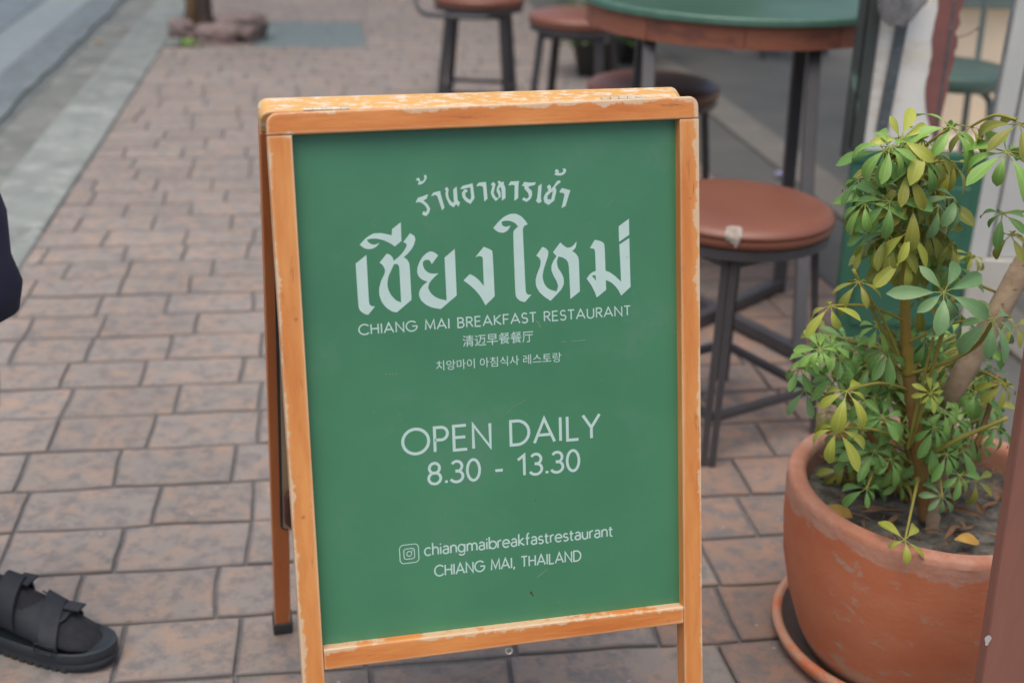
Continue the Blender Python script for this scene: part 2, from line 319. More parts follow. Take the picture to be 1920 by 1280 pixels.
def lathe(bm, prof, n=48, c=(0, 0, 0), mi=None):
    rings = []
    for (r, z) in prof:
        if r < 1e-5: rings.append([bm.verts.new((c[0], c[1], c[2]+z))])
        else: rings.append([bm.verts.new((c[0]+r*math.cos(2*PI*j/n), c[1]+r*math.sin(2*PI*j/n), c[2]+z)) for j in range(n)])
    for i in range(len(rings)-1):
        A, B = rings[i], rings[i+1]
        for j in range(n):
            j2 = (j+1) % n
            if len(A) == 1 and len(B) == 1: continue
            if len(A) == 1: f = bm.faces.new([A[0], B[j], B[j2]])
            elif len(B) == 1: f = bm.faces.new([A[j], B[0], A[j2]])
            else: f = bm.faces.new([A[j], B[j], B[j2], A[j2]])
            if mi: f.material_index = mi[i]
def copy_tree(o, parent=None):
    c = o.copy(); COL.objects.link(c); c.parent = parent
    if parent is not None: c.matrix_parent_inverse = o.matrix_parent_inverse
    for ch in list(o.children): copy_tree(ch, c)
    return c
def smooth_path(pts, n=6):
    P_ = [Vector(p) for p in pts]; out = []
    for i in range(len(P_)-1):
        p0 = P_[max(i-1, 0)]; p1 = P_[i]; p2 = P_[i+1]; p3 = P_[min(i+2, len(P_)-1)]
        for k in range(n):
            t = k/n
            out.append(.5*((2*p1)+(-p0+p2)*t+(2*p0-5*p1+4*p2-p3)*t*t+(-p0+3*p1-3*p2+p3)*t**3))
    out.append(P_[-1]); return out
# ================================================================ SETTING
def strip(name, a0, a1, z, m, s0=-6, s1=60, thick=None, parent=None, kind='structure', na=1, ns=1, edge=None):
    bm = bmesh.new()
    zb = z-(thick or .05)
    poly = [(s0, a0)] + [(s1, a0)] + [(s1, a1)]
    if edge:
        n = 260; pts = [(s0+(s1-s0)*i/n, None) for i in range(n+1)]
        poly = [(s0, a0), (s1, a0)] + [(s, a1+edge(s)) for s, _ in pts[::-1]]
    else: poly.append((s0, a1))
    prism(bm, poly, zb, z, lambda p, d: SA(p[0], p[1], d))
    o = link_mesh(name, bm, m, parent)
    if parent is None: tag(o, kind=kind)
    return o
bm = bmesh.new(); 
vs = [bm.verts.new(p) for p in ((-150, -60, -.16), (150, -60, -.16), (150, 250, -.16), (-150, 250, -.16))]; bm.faces.new(vs)
tag(link_mesh('ground', bm, 'asphalt'), kind='structure')
def ragged(s): return .06*noise.noise(Vector((s*2.1, 3, 0))) + .022*noise.noise(Vector((s*9, 1, 0))) + .01*noise.noise(Vector((s*31, 7, 0)))
road = strip('road', -9, -1.645, -.082, 'asphalt2', edge=ragged)
# far lane colour and worn line as sheets on the road
strip('road_line', -2.20, -1.88, -.078, 'line', thick=.003, parent=road, edge=lambda s: .02*noise.noise(Vector((s*5, 8, 0))))
strip('wheel_track', -8.9, -2.23, -.0778, 'asphalt', thick=.003, parent=road)
gut = strip('gutter', -1.75, -1.297, -.100, 'gutter', thick=.03)
# a crack across the gutter: shallow raised patch beside it
bm = bmesh.new()
poly = [(4.0, -1.70), (4.75, -1.70), (5.0+.1, -1.62), (5.06, -1.5), (5.20, -1.42), (5.28, -1.30), (4.0, -1.30)]
prism(bm, poly, -.11, -.093, lambda p, d: SA(p[0], p[1], d)); link_mesh('concrete_patch', bm, 'gutter', gut)
strip('gutter_edge_band', -1.72, -1.585, -.0985, 'gutter_band', thick=.02, edge=lambda s: .03*noise.noise(Vector((s*1.3, 3, 0)))+.02*noise.noise(Vector((s*6, 1, 2))))  # darker ragged band along the asphalt edge
kerb = strip('kerb_bed', -1.29, -1.012, -.03, 'mortar')
for i in range(16):
    s0 = 1.2+i*1.0+.1; s1 = s0+.994
    bm = bmesh.new(); j = random.uniform(-.004, .004)
    prism(bm, [(s0, -1.295+j), (s1, -1.295+j), (s1, -1.017+j), (s0, -1.017+j)], -.13, -.001+random.uniform(-.002, .002), lambda p, d: SA(p[0], p[1], d))
    link_mesh('kerb_stone', bm, 'kerb', kerb, bevel=.012, seg=3)
pave = strip('pavement', -1.012, 1.62, -.007, 'mortar', thick=.1)
# pavers: rows across the pavement, joints measured in the photograph
row_s = [1.40, 1.59, 1.757, 1.932, 2.101, 2.268, 2.436, 2.615, 2.789, 2.956, 3.12, 3.288, 3.455, 3.615, 3.765, 3.92, 4.08]
while row_s[-1] < 11.4: row_s.append(row_s[-1]+.165+random.uniform(-.004, .004))
row_px = {  # y -> x of joints, pixels of the 1920 wide photograph
 1: [(162, 1270), (450, 1200)], 2: [(250, 1115), (455, 1115)], 3: [(173, 1025), (419, 1025)], 4: [(48, 945), (246, 945), (474, 945)],
 5: [(77, 875), (312, 875), (480, 875)], 6: [(75, 805), (244, 805), (447, 805)], 7: [(130, 748), (300, 748), (491, 748)], 8: [(150, 698), (344, 698), (492, 698)],
 9: [(144, 650), (283, 650), (459, 650)], 10: [(57, 608), (190, 608), (330, 608), (495, 608)], 11: [(79, 570), (210, 570), (378, 570)],
 12: [(60, 540), (200, 540), (323, 540), (478, 540)], 13: [(82, 508), (240, 508), (364, 508)], 14: [(141, 478), (254, 478), (405, 478)], 15: [(103, 448), (247, 448), (354, 448)]}
row_px_r = {1: [(1362, 1240)], 2: [(1365, 1150)], 3: [(1325, 1045)], 4: [(1397, 960)], 5: [(1383, 885)]}
tiles = []
def wob(s, a): return .0075*noise.noise(Vector((s*7, a*7, 0)))+.0022*noise.noise(Vector((s*23, a*23, 4)))
for ri in range(len(row_s)-1):
    s0, s1 = row_s[ri], row_s[ri+1]; sm = (s0+s1)/2
    js = [-1.012]
    if ri in row_px:
        for (px, py) in row_px[ri]:
            g = atz(px, py); js.append(g.dot(AD))
    else: js.append(-1.012+random.uniform(.08, .26))
    js = [js[0]] + [j for j in js[1:] if j > -1.0+.03]
    if len(js) > 1 and js[1]-js[0] > .34: js.insert(1, (js[0]+js[1])/2)
    fixed = [atz(*q).dot(AD) for q in row_px_r.get(ri, [])]
    while js[-1] < 1.62-.12:
        nx = js[-1]+random.uniform(.205, .275)
        if fixed and abs(nx-fixed[0]) < .15: nx = fixed.pop(0)
        js.append(nx)
    js[-1] = 1.615
    for i in range(len(js)-1): tiles.append((s0, s1, js[i], js[i+1]))
def tile_bm(bm, s0, s1, a0, a1):
    if bm.verts.layers.float.get('edge') is None: bm.verts.layers.float.new('edge')
    g = .0028+random.uniform(-.0008, .0016); gs = .0040+random.uniform(-.0008, .0016); hz = random.uniform(-.0018, .0018)
    per = []
    def edge(p, q, n):
        for i in range(n):
            t = i/n; per.append((p[0]+(q[0]-p[0])*t, p[1]+(q[1]-p[1])*t))
    edge((s0+gs, a0+g), (s1-gs, a0+g), 3); edge((s1-gs, a0+g), (s1-gs, a1-g), 4); edge((s1-gs, a1-g), (s0+gs, a1-g), 3); edge((s0+gs, a1-g), (s0+gs, a0+g), 4)
    cs, ca = (s0+s1)/2, (a0+a1)/2
    def ring(ins, z):
        out = []
        for (s, a) in per:
            ds, da = cs-s, ca-a; L_ = math.hypot(ds, da)
            s_, a_ = s+(ds/L_)*ins, a+(da/L_)*ins
            s_ += wob(s, a)+.0024*noise.noise(Vector((s*48, a*48, 9))); a_ += wob(a+5, s)
            out.append(bm.verts.new(SA(s_, a_, z)))
        return out
    A = ring(0, -.014); B = ring(.0004, -.0022+hz); C_ = ring(.003, hz)
    n = len(per)
    for X, Y in ((A, B), (B, C_)):
        for i in range(n): bm.faces.new([X[i], X[(i+1) % n], Y[(i+1) % n], Y[i]])
    D_ = ring(.015, hz*1.0)
    for i in range(n): bm.faces.new([C_[i], C_[(i+1) % n], D_[(i+1) % n], D_[i]])
    bm.faces.new(D_)
    ly = bm.verts.layers.float.get('edge') or bm.verts.layers.float.new('edge')
    for v in D_: v[ly] = 1.0
pit = (7.87, 8.86, -.47, .24)
def in_pit(t): return t[0]+.05 > pit[0]-.03 and t[1]-.05 < pit[1]+.03 and t[3] > pit[2] and t[2] < pit[3]
_t = []
for t in tiles:
    if t[1]-.03 > pit[0] and t[0]+.03 < pit[1] and t[3] > pit[2] and t[2] < pit[3]:
        if t[2] < pit[2]-.03: _t.append((t[0], t[1], t[2], pit[2]))
        if t[3] > pit[3]+.03: _t.append((t[0], t[1], pit[3], t[3]))
    else: _t.append(t)
tiles = _t
near = tiles[:292]; far = tiles[292:]
for t in near:
    bm = bmesh.new(); tile_bm(bm, *t)
    link_mesh('paver', bm, 'tile_shaded' if (t[2] > .45) else 'tile', pave)
bm = bmesh.new()
for t in far: tile_bm(bm, *t)
tag(link_mesh('far_pavers', bm, 'tile', pave), kind='stuff')
bm = bmesh.new(); prism(bm, [(11.45, -1.01), (60, -1.01), (60, 1.615), (11.45, 1.615)], -.02, -.001, lambda p, d: SA(p[0], p[1], d)); link_mesh('distant_paving', bm, 'tile', pave)
# tree pit
bm = bmesh.new(); n1, n2 = 40, 26; grid = {}
for i in range(n1+1):
    for j in range(n2+1):
        s = pit[0]+.01+(pit[1]-pit[0]-.02)*j/n2; a = pit[2]+(pit[3]-pit[2])*i/n1
        grid[i, j] = bm.verts.new(SA(s, a, -.003+.008*noise.noise(Vector((s*30, a*30, 0)))))
for i in range(n1):
    for j in range(n2): bm.faces.new([grid[i, j], grid[i+1, j], grid[i+1, j+1], grid[i, j+1]])
tag(link_mesh('pit_gravel', bm, 'gravel', smooth=True), kind='structure')
# shop floor
strip('shop_apron', 1.62, 1.93, -.002, 'floor', thick=.1)
strip('floor_edging', 1.932, 2.12, .012, 'floor_lip', thick=.1)
strip('shop_floor', 2.122, 9, .006, 'floor', thick=.1)
# ================================================================ SIGN (sandwich board)
BY, BT = 0.27046, 0.26423
BC = Vector((-.0122, 1.3999, .7286))
bu = Vector((math.cos(BY), math.sin(BY), 0)); nb = Vector((-math.sin(BY), math.cos(BY), 0))
bv = Vector((0, 0, 1))*math.cos(BT) + nb*math.sin(BT); bw = bv.cross(bu)
def frame_mat(o, u_, w_, v_):
    m = Matrix((u_, w_, v_)).transposed().to_4x4(); m.translation = o; return m
MF = frame_mat(BC, bu, bw, bv)
zf = -BC.z/bv.z            # local height where the front legs meet the ground
sign = empty('sandwich_board', (BC.x, BC.y, 0), 'green breakfast restaurant sandwich board with worn orange wooden frame standing on the pavement', 'sign')
TH = .028; TOP = .352; INT = .3236; INB = -.3285; LOB = -.3545
def fbox(name, poly, d0, d1, m, mw, bevel=.0018, parent=sign, seg=2):
    bm = bmesh.new(); prism(bm, poly, d0, d1, lambda p, d: Vector((p[0], d, p[1])))
    return link_mesh(name, bm, m, parent, mw, bevel=bevel, seg=seg)
def rc(cx, cz, r, a0, a1, n=5): return [(cx+r*math.cos(a0+(a1-a0)*i/n), cz+r*math.sin(a0+(a1-a0)*i/n)) for i in range(n+1)]
r_ = .013
tl, tr_ = -.2725, .2785
fbox('top_rail', [(tl-.0003, INT-.0006)] + [(tr_, INT+.0024)] + rc(tr_-r_, TOP+.0025-r_, r_, 0, PI/2) + rc(tl+r_, TOP-.0025-r_, r_, PI/2, PI), 0, TH, 'wood_h', MF, .0025, seg=3)
fbox('stile', [(tl, INT-.001), (-.2436, INT-.001), (-.2478, LOB), (-.2492, zf+.012), (-.2795, zf+.012), (-.2755, LOB)], .0003, TH, 'wood_v', MF, .0009)
fbox('stile', [(tr_, INT+.002), (.2520, INT+.002), (.2452, LOB-.003), (.2435, zf+.012), (.2705, zf+.012), (.2722, LOB)], .0003, TH, 'wood_v', MF, .0009)
fbox('bottom_rail', [(-.2470, -.3232), (.2455, -.3330), (.2450, -.3570), (-.2475, -.3508)], .0006, TH-.001, 'wood_h', MF)
pn = fbox('panel', [(-.2490, INT+.004), (.2540, INT+.004), (.2500, -.3350), (-.2520, -.3350)], .0170, .0200, 'panel', MF, 0)
for x0 in (-.2655, .2565):
    bm = bmesh.new(); box(bm, (x0-.0175, -.003, zf), (x0+.0175, TH+.003, zf+.035)); link_mesh('rubber_foot', bm, 'rubber', sign, MF, bevel=.002)
# rear frame
Ht = BC + bv*TOP + bw*TH
G_ = atz(508, 1190)
tb = math.atan2((G_-Ht).dot(nb), Ht.z)
vb = Vector((0, 0, 1))*math.cos(tb) - nb*math.sin(tb); wb = vb.cross(bu)
MB = frame_mat(Ht + bu*.0 + bw*.0012, bu, wb, vb)
zb = -Ht.z/vb.z
bl, br = -.2785, .2735
fbox('rear_top_rail', [(bl, -.03), (br, -.03)] + rc(br-r_, .0-r_, r_, 0, PI/2) + rc(bl+r_, .0-r_, r_, PI/2, PI), 0, TH+.004, 'wood_top', MB, .003, seg=3)
for sx, x0 in ((-1, bl), (1, br)):
    x1 = x0 - sx*.028
    fbox('rear_stile', [(x0, -.0305), (x1, -.0305), (x1, zb+.01), (x0, zb+.01)], .0003, TH, 'wood_deep', MB)
    bm = bmesh.new(); xm = (x0+x1)/2; box(bm, (xm-.0175, -.003, zb), (xm+.0175, TH+.003, zb+.032)); link_mesh('rubber_foot', bm, 'rubber', sign, MB, bevel=.002)
def rloc(px, py, d=-.004):
    q0 = MB.translation + wb*d; v = ray(px, py); q = O + v*((q0-O).dot(wb)/v.dot(wb)) - MB.translation
    return q.dot(bu), q.dot(vb)
zr = rloc(543, 992)[1]; xg = rloc(526, 985)[0]
fbox('rear_bottom_rail', [(bl+.029, zr+.012), (br-.029, zr+.012), (br-.029, zr-.012), (bl+.029, zr-.012)], .001, TH-.001, 'wood_deep', MB)
fbox('rear_panel', [(xg+.0022, -.034), (-xg-.004, -.034), (-xg-.004, zr+.004)]+rc(xg+.0122, zr+.013, .010, 1.5*PI, PI, 5), -.0045, -.0005, 'ply', MB, 0)
fbox('rear_panel_edge', [(xg, -.033), (xg+.004, -.033), (xg+.004, zr+.004)]+rc(xg+.0122, zr+.012, .0122, 1.5*PI, PI, 5), -.0048, -.0003, 'rubber', MB, 0)
# rounded dark brown leather grip on the rear rail
gx, gz = rloc(532, 940); gz0 = rloc(534, 984)[1]; gz1 = rloc(540, 912)[1]
bm = bmesh.new(); poly = rc(gx+.022, gz1-.022, .022, PI/2, PI, 8)+rc(gx+.022, gz0+.022, .022, PI, 1.5*PI, 8)+[(gx+.09, gz0), (gx+.09, gz1)]
prism(bm, poly, -.016, -.006, lambda p, d: Vector((p[0], d, p[1]))); link_mesh('carry_grip', bm, 'leather', sign, MB, bevel=.004, seg=3)
# hinges
def hinge(x0, x1, z):
    bm = bmesh.new(); n = 5; L_ = (x1-x0)/n
    for i in range(n): tube(bm, [(x0+L_*i+.0006, TH+.0003, z+.0012), (x0+L_*(i+1)-.0006, TH+.0003, z+.0012)], .0027, 10)
    h = link_mesh('hinge', bm, 'steel', sign, MF, smooth=False)
    bm = bmesh.new(); box(bm, (x0, TH+.0025, z-.0006), (x1, TH+.013, z+.0004)); 
    link_mesh('hinge_leaf', bm, 'steel', h)
hinge(-.226, -.170, TOP-.0002); hinge(.155, .214, TOP+.002)
# screw eye under the bottom rail
bm = bmesh.new(); c0 = Vector((-.002, .010, -.3535))
tube(bm, [c0, c0+Vector((0, 0, -.006))], .0016, 8)
tube(bm, [c0+Vector((.0045*math.sin(t*2*PI/14), 0, -.0105+.0045*math.cos(t*2*PI/14))) for t in range(15)], .0014, 8)
link_mesh('screw_eye', bm, 'steel', sign, MF, smooth=True)
# ---- lettering: measured on the panel plane
PD = .0170
def pl(px, py, d=PD):
    v = ray(px, py); q0 = BC + bw*d; t = (q0-O).dot(bw)/v.dot(bw); q = O+v*t-BC
    return (q.dot(bu), q.dot(bv))
def flat(name, polys, m, parent=sign, z0=.00012, mw=MF, smooth_it=True):
    bm = bmesh.new(); k = 0
    for poly in polys:
        holes = None
        vs = [bm.verts.new((p[0], PD-z0, p[1])) for p in poly]
        es = [bm.edges.new((vs[i], vs[(i+1) % len(vs)])) for i in range(len(vs))]
        r = bmesh.ops.triangle_fill(bm, use_beauty=True, use_dissolve=False, edges=es)
    return link_mesh(name, bm, m, parent, mw)
def filled(name, loops, m, parent=sign, d=.00012):
    """loops: list of (outer, [holes])"""
    bm = bmesh.new()
    for outer, holes in loops:
        es = []
        for lp in [outer]+holes:
            vs = [bm.verts.new((p[0], PD-d, p[1])) for p in lp]
            es += [bm.edges.new((vs[i], vs[(i+1) % len(vs)])) for i in range(len(vs))]
        bmesh.ops.triangle_fill(bm, use_beauty=True, use_dissolve=False, edges=es)
    bmesh.ops.recalc_face_normals(bm, faces=bm.faces[:])
    return link_mesh(name, bm, m, parent, MF)
def zc(pts): return [pl(640+x_/3.2828, 300+y_/3.2821) for x_, y_ in pts]
def cr(pts, closed=True, thr=38, n=3):
    """round the gentle corners of a traced outline, keep the sharp ones"""
    out = []; N_ = len(pts)
    for i in range(N_):
        p0, p1, p2 = (np.array(pts[(i+k) % N_], float) for k in (-1, 0, 1))
        d1, d2 = p1-p0, p2-p1
        ang = abs(math.degrees(math.atan2(d1[0]*d2[1]-d1[1]*d2[0], d1@d2)))
        if ang > thr or ang < 3: out.append(tuple(p1))
        else:
            a_ = p1-d1*.28; b_ = p1+d2*.28
            for k in range(n):
                t = k/(n-1); out.append(tuple((1-t)**2*a_+2*t*(1-t)*p1+t*t*b_))
    return out
BIG = [
 ([(88,637),(154,584),(170,878),(176,892),(190,900),(208,899),(188,925),(165,952),(140,946),(115,927),(105,905)], []),
 ([(113,521),(150,480),(195,452),(240,449),(280,456),(310,464),(312,425),(366,383),(370,498),(330,532),(300,512),(260,493),(215,483),(180,484),(157,491),(166,506),(185,519),(207,521),(236,510),(215,534),(190,547),(163,549),(138,541)], []),
 ([(235,632),(280,575),(300,583),(316,600),(322,621),(362,588),(385,560),(402,530),(400,515),(381,505),(423,450),(450,468),(456,490),(448,520),(430,552),(405,580),(384,598),(405,612),(417,632),(421,652),(432,860),(340,938),(310,931),(275,907),(248,872),(233,830),(233,785),(245,742),(265,702),(270,680),(262,658),(250,642)], [[(324,640),(345,640),(354,650),(357,665),(368,876),(340,866),(310,837),(290,801),(283,765),(288,722),(305,682),(318,655)]]),
 ([(596,587),(556,641),(548,623),(535,613),(515,615),(502,627),(501,645),(510,670),(525,686),(542,696),(565,700),(597,697),(575,718),(555,738),(540,760),(534,787),(548,816),(575,841),(610,856),(648,863),(635,600),(698,547),(710,833),(612,917),(560,908),(520,890),(490,863),(477,830),(482,800),(500,773),(530,748),(500,738),(478,720),(467,695),(468,662),(480,628),(500,595),(525,572),(550,561),(577,570)], []),
 ([(877,534),(905,545),(928,558),(932,582),(944,838),(887,894),(872,865),(850,830),(820,795),(785,765),(752,740),(790,702),(817,714),(847,738),(877,775),(870,600),(858,592),(845,590),(825,598),(850,565)], []),
 ([(935,418),(965,382),(1000,350),(1037,332),(1075,330),(1105,345),(1130,370),(1147,396),(1126,405),(1118,420),(1117,440),(1134,800),(1138,818),(1150,829),(1170,828),(1130,874),(1103,868),(1082,852),(1071,830),(1057,445),(1065,430),(1088,410),(1072,390),(1042,375),(1010,373),(985,380),(990,402),(1010,412),(1042,404),(1025,434),(1000,448),(973,446),(950,434)], []),
 ([(1200,588),(1237,534),(1260,543),(1274,562),(1273,587),(1262,622),(1245,672),(1238,715),(1245,752),(1262,782),(1290,800),(1325,808),(1335,775),(1325,745),(1305,710),(1293,678),(1293,650),(1305,620),(1324,592),(1303,567),(1325,537),(1348,507),(1368,527),(1390,540),(1412,537),(1432,522),(1447,500),(1446,526),(1438,546),(1421,560),(1440,573),(1456,592),(1462,614),(1468,808),(1410,855),(1400,640),(1387,615),(1363,599),(1336,594),(1327,618),(1328,645),(1336,668),(1356,696),(1370,732),(1369,766),(1352,800),(1288,866),(1250,841),(1217,811),(1199,777),(1195,736),(1205,700),(1222,658),(1228,628),(1222,605)], []),
 ([(1560,491),(1598,499),(1617,514),(1621,540),(1626,681),(1650,689),(1682,711),(1722,748),(1711,520),(1772,480),(1780,780),(1722,835),(1710,808),(1690,780),(1662,753),(1628,738),(1630,798),(1572,846),(1560,812),(1540,772),(1510,730),(1525,707),(1543,691),(1566,682),(1562,560),(1555,546),(1530,542),(1545,515)], [[(1541,712),(1565,708),(1567,743),(1554,726)]]),
 ([(1707,408),(1770,361),(1772,460),(1709,504)], [])]
filled('large_thai_title', [(zc(cr(o_)), [zc(cr(h_)) for h_ in hs]) for o_, hs in BIG], 'print')
SMALL = [
 [(458,258),(472,232),(500,224),(534,210),(525,238),(506,250),(532,272),(547,300),(540,326),(522,346),(498,336),(505,315),(522,322),(528,303),(518,283),(495,264),(476,258),(462,263)],
 [(458,125),(470,108),(485,118),(482,130),(500,131),(512,116),(508,96),(520,90),(526,108),(517,130),(500,147),(478,153),(470,148),(478,136),(470,126)],
 [(552,222),(567,200),(608,190),(612,212),(635,292),(620,310),(590,221),(575,215),(562,222)],
 [(635,180),(650,165),(661,182),(656,206),(662,238),(680,260),(693,262),(688,182),(710,162),(716,248),(730,262),(722,288),(708,273),(690,291),(665,276),(648,240),(640,207),(645,190)],
 [(730,180),(745,160),(808,144),(820,235),(795,271),(765,255),(745,230),(742,202),(758,180),(774,182),(777,197),(765,200),(762,215),(770,232),(792,246),(800,232),(793,168),(745,180)],
 [(830,160),(845,140),(890,135),(893,160),(900,238),(880,257),(872,165),(850,158),(838,163)],
 [(918,152),(935,135),(949,148),(944,172),(937,204),(950,230),(967,236),(968,216),(955,192),(958,168),(970,150),(962,138),(970,126),(985,138),(1001,133),(999,148),(1010,170),(1010,235),(988,250),(986,178),(976,165),(970,178),(981,204),(980,228),(950,254),(927,226),(919,200),(928,170),(928,155)],
 [(1028,155),(1042,132),(1095,130),(1090,150),(1088,235),(1065,252),(1067,158),(1050,152),(1038,157)],
 [(1110,160),(1125,135),(1160,140),(1197,137),(1190,155),(1160,160),(1150,168),(1172,190),(1175,215),(1165,240),(1140,258),(1112,245),(1122,230),(1142,240),(1155,225),(1150,202),(1128,180),(1125,160)],
 [(1212,162),(1233,146),(1228,236),(1233,256),(1215,267),(1197,252),(1206,232)],
 [(1263,167),(1280,150),(1292,165),(1289,182),(1308,160),(1327,130),(1345,125),(1350,138),(1330,152),(1316,167),(1325,188),(1310,250),(1275,277),(1250,262),(1244,235),(1256,205),(1274,190),(1271,174)],
 [(1312,70),(1325,55),(1340,68),(1335,80),(1355,80),(1368,68),(1360,55),(1378,52),(1385,68),(1372,88),(1350,97),(1325,96),(1310,90),(1320,78)],
 [(1342,195),(1358,172),(1410,187),(1402,210),(1380,283),(1355,297),(1374,212),(1362,202),(1350,203)]]
HS = {10: [[(1290,200),(1302,192),(1292,243),(1270,242),(1268,222)]]}
filled('small_thai_line', [(zc(cr(o_, n=3)), [zc(h_) for h_ in HS.get(i, [])]) for i, o_ in enumerate(SMALL)], 'print')
def arc(cx, cy, rx, ry, a0, a1, n=14):
    return [(cx+rx*math.cos(math.radians(a0+(a1-a0)*i/n)), cy+ry*math.sin(math.radians(a0+(a1-a0)*i/n))) for i in range(n+1)]
XH = .66
def bowl(cx): return arc(cx, XH/2, .29, XH/2, 0, 360, 24)
GL = {
 'A': (.84, [[(0,0),(.42,1),(.84,0)], [(.15,.32),(.69,.32)]]), 'B': (.62, [[(.30,0),(.04,0),(.04,1),(.30,1)]+arc(.30,.76,.24,.24,90,-90)[1:]+[(.04,.52)], [(.30,.52)]+arc(.32,.26,.27,.26,90,-90)+[(.30,0)]]),
 'C': (.86, [arc(.5,.5,.5,.51,42,318,26)]), 'D': (.80, [[(.04,0),(.04,1),(.30,1)]+arc(.30,.5,.48,.5,90,-90,22)[1:]+[(.04,0)]]),
 'E': (.58, [[(.56,0),(.04,0),(.04,1),(.54,1)], [(.04,.52),(.50,.52)]]), 'F': (.54, [[(.04,0),(.04,1),(.53,1)], [(.04,.52),(.48,.52)]]),
 'G': (.98, [arc(.5,.5,.5,.51,42,360,30), [(.55,.5),(1.0,.5)]]), 'H': (.72, [[(.04,0),(.04,1)], [(.68,0),(.68,1)], [(.04,.52),(.68,.52)]]),
 'I': (.10, [[(.05,0),(.05,1)]]), 'K': (.66, [[(.04,0),(.04,1)], [(.62,1),(.08,.50),(.66,0)]]), 'L': (.50, [[(.04,1),(.04,0),(.50,0)]]),
 'M': (.90, [[(.03,0),(.10,1),(.46,.16),(.82,1),(.89,0)]]), 'N': (.76, [[(.04,0),(.04,1),(.72,0),(.72,1)]]),
 'O': (1.02, [arc(.51,.5,.51,.51,0,360,36)]), 'P': (.56, [[(.04,0),(.04,1),(.30,1)]+arc(.30,.74,.25,.26,90,-90)[1:]+[(.04,.48)]]),
 'R': (.60, [[(.04,0),(.04,1),(.30,1)]+arc(.30,.75,.25,.25,90,-90)[1:]+[(.04,.50)], [(.28,.50),(.60,0)]]),
 'S': (.56, [arc(.28,.75,.24,.26,25,270,16)+arc(.28,.255,.26,.26,90,-155,16)[1:]]), 'T': (.62, [[(.0,1),(.62,1)], [(.31,1),(.31,0)]]),
 'U': (.70, [[(.04,1),(.04,.32)]+arc(.35,.31,.31,.32,180,360,16)+[(.66,1)]]), 'Y': (.70, [[(0,1),(.35,.46),(.70,1)], [(.35,.46),(.35,0)]]),
 ',': (.14, [[(.10,.10),(.02,-.16)]]), '.': (.12, [[(.06,-.01),(.06,.11)]]), '-': (.34, [[(0,.36),(.34,.36)]]),
 '0': (.60, [arc(.30,.5,.27,.51,0,360,32)]), '1': (.42, [[(.02,.78),(.30,1),(.30,0)]]),
 '3': (.54, [arc(.26,.75,.23,.25,150,-80,14)+[(.20,.52)], [(.20,.52)]+arc(.24,.26,.28,.27,85,-155,16)]),
 '8': (.58, [arc(.29,.755,.22,.245,0,360,24), arc(.29,.26,.26,.27,0,360,24)]),
 'a': (.50, [arc(.25,.45,.21,.23,150,0,10)+[(.46,0)], arc(.24,.19,.21,.19,90,270,10)+arc(.24,.19,.22,.19,-90,-20,5)[1:], [(.24,.38),(.46,.38)]]),
 'b': (.60, [[(.04,0),(.04,1.06)], bowl(.33)]), 'c': (.50, [arc(.29,XH/2,.29,XH/2+.01,48,312,18)]),
 'e': (.58, [[(.02,.34),(.57,.34)]+arc(.29,XH/2,.28,XH/2+.01,2,318,20)]), 'f': (.34, [[(.13,0),(.13,.85)]+arc(.28,.86,.15,.18,180,80,8), [(0,.62),(.32,.62)]]),
 'g': (.60, [arc(.28,.34,.27,.33,0,360,24), [(.55,.67),(.55,0)]+arc(.29,-.04,.26,.24,0,-150,12)]), 'h': (.52, [[(.04,0),(.04,1.06)], [(.04,.38)]+arc(.27,.40,.22,.27,170,0,12)+[(.49,0)]]),
 'i': (.10, [[(.05,0),(.05,.66)], [(.05,.84),(.05,.95)]]), 'k': (.50, [[(.04,0),(.04,1.06)], [(.44,.66),(.07,.35),(.50,0)]]),
 'm': (.88, [[(.04,0),(.04,.66)], [(.04,.42)]+arc(.24,.42,.20,.25,165,0,10)+[(.44,0)], [(.44,.42)]+arc(.64,.42,.20,.25,165,0,10)+[(.84,0)]]),
 'n': (.52, [[(.04,0),(.04,.66)], [(.04,.38)]+arc(.27,.40,.22,.27,170,0,12)+[(.49,0)]]), 'r': (.32, [[(.04,0),(.04,.66)], [(.04,.36)]+arc(.26,.44,.22,.23,170,75,7)]),
 's': (.42, [arc(.21,.50,.17,.165,30,270,12)+arc(.21,.17,.19,.175,90,-150,12)[1:]]), 't': (.34, [[(.13,.86),(.13,.16)]+arc(.27,.15,.14,.16,180,290,7), [(0,.62),(.32,.62)]]),
 'u': (.52, [[(.03,.66),(.03,.26)]+arc(.25,.26,.22,.27,180,350,12), [(.48,.66),(.48,0)]]), ' ': (.36, [])}
def ribbon(bm, pts, w, d):
    closed = (Vector(pts[0])-Vector(pts[-1])).length < 1e-6
    P_ = [Vector(p) for p in pts]
    if closed: P_ = P_[:-1]
    n = len(P_); L_ = []; R_ = []
    for i in range(n):
        if closed: a_, b_ = P_[i-1], P_[(i+1) % n]
        else: a_, b_ = (P_[i-1] if i else None), (P_[i+1] if i < n-1 else None)
        d1 = (P_[i]-a_).normalized() if a_ is not None else None; d2 = (b_-P_[i]).normalized() if b_ is not None else None
        if d1 is None: d1 = d2
        if d2 is None: d2 = d1
        t = (d1+d2); t = t.normalized() if t.length > 1e-4 else d1
        nn = Vector((-t.y, t.x)); c_ = max(.42, abs(nn.dot(Vector((-d1.y, d1.x)))))
        h = w/2/c_
        L_.append(bm.verts.new((P_[i].x+nn.x*h, d, P_[i].y+nn.y*h))); R_.append(bm.verts.new((P_[i].x-nn.x*h, d, P_[i].y-nn.y*h)))
    for i in range(n if closed else n-1):
        j = (i+1) % n; bm.faces.new([L_[i], R_[i], R_[j], L_[j]])
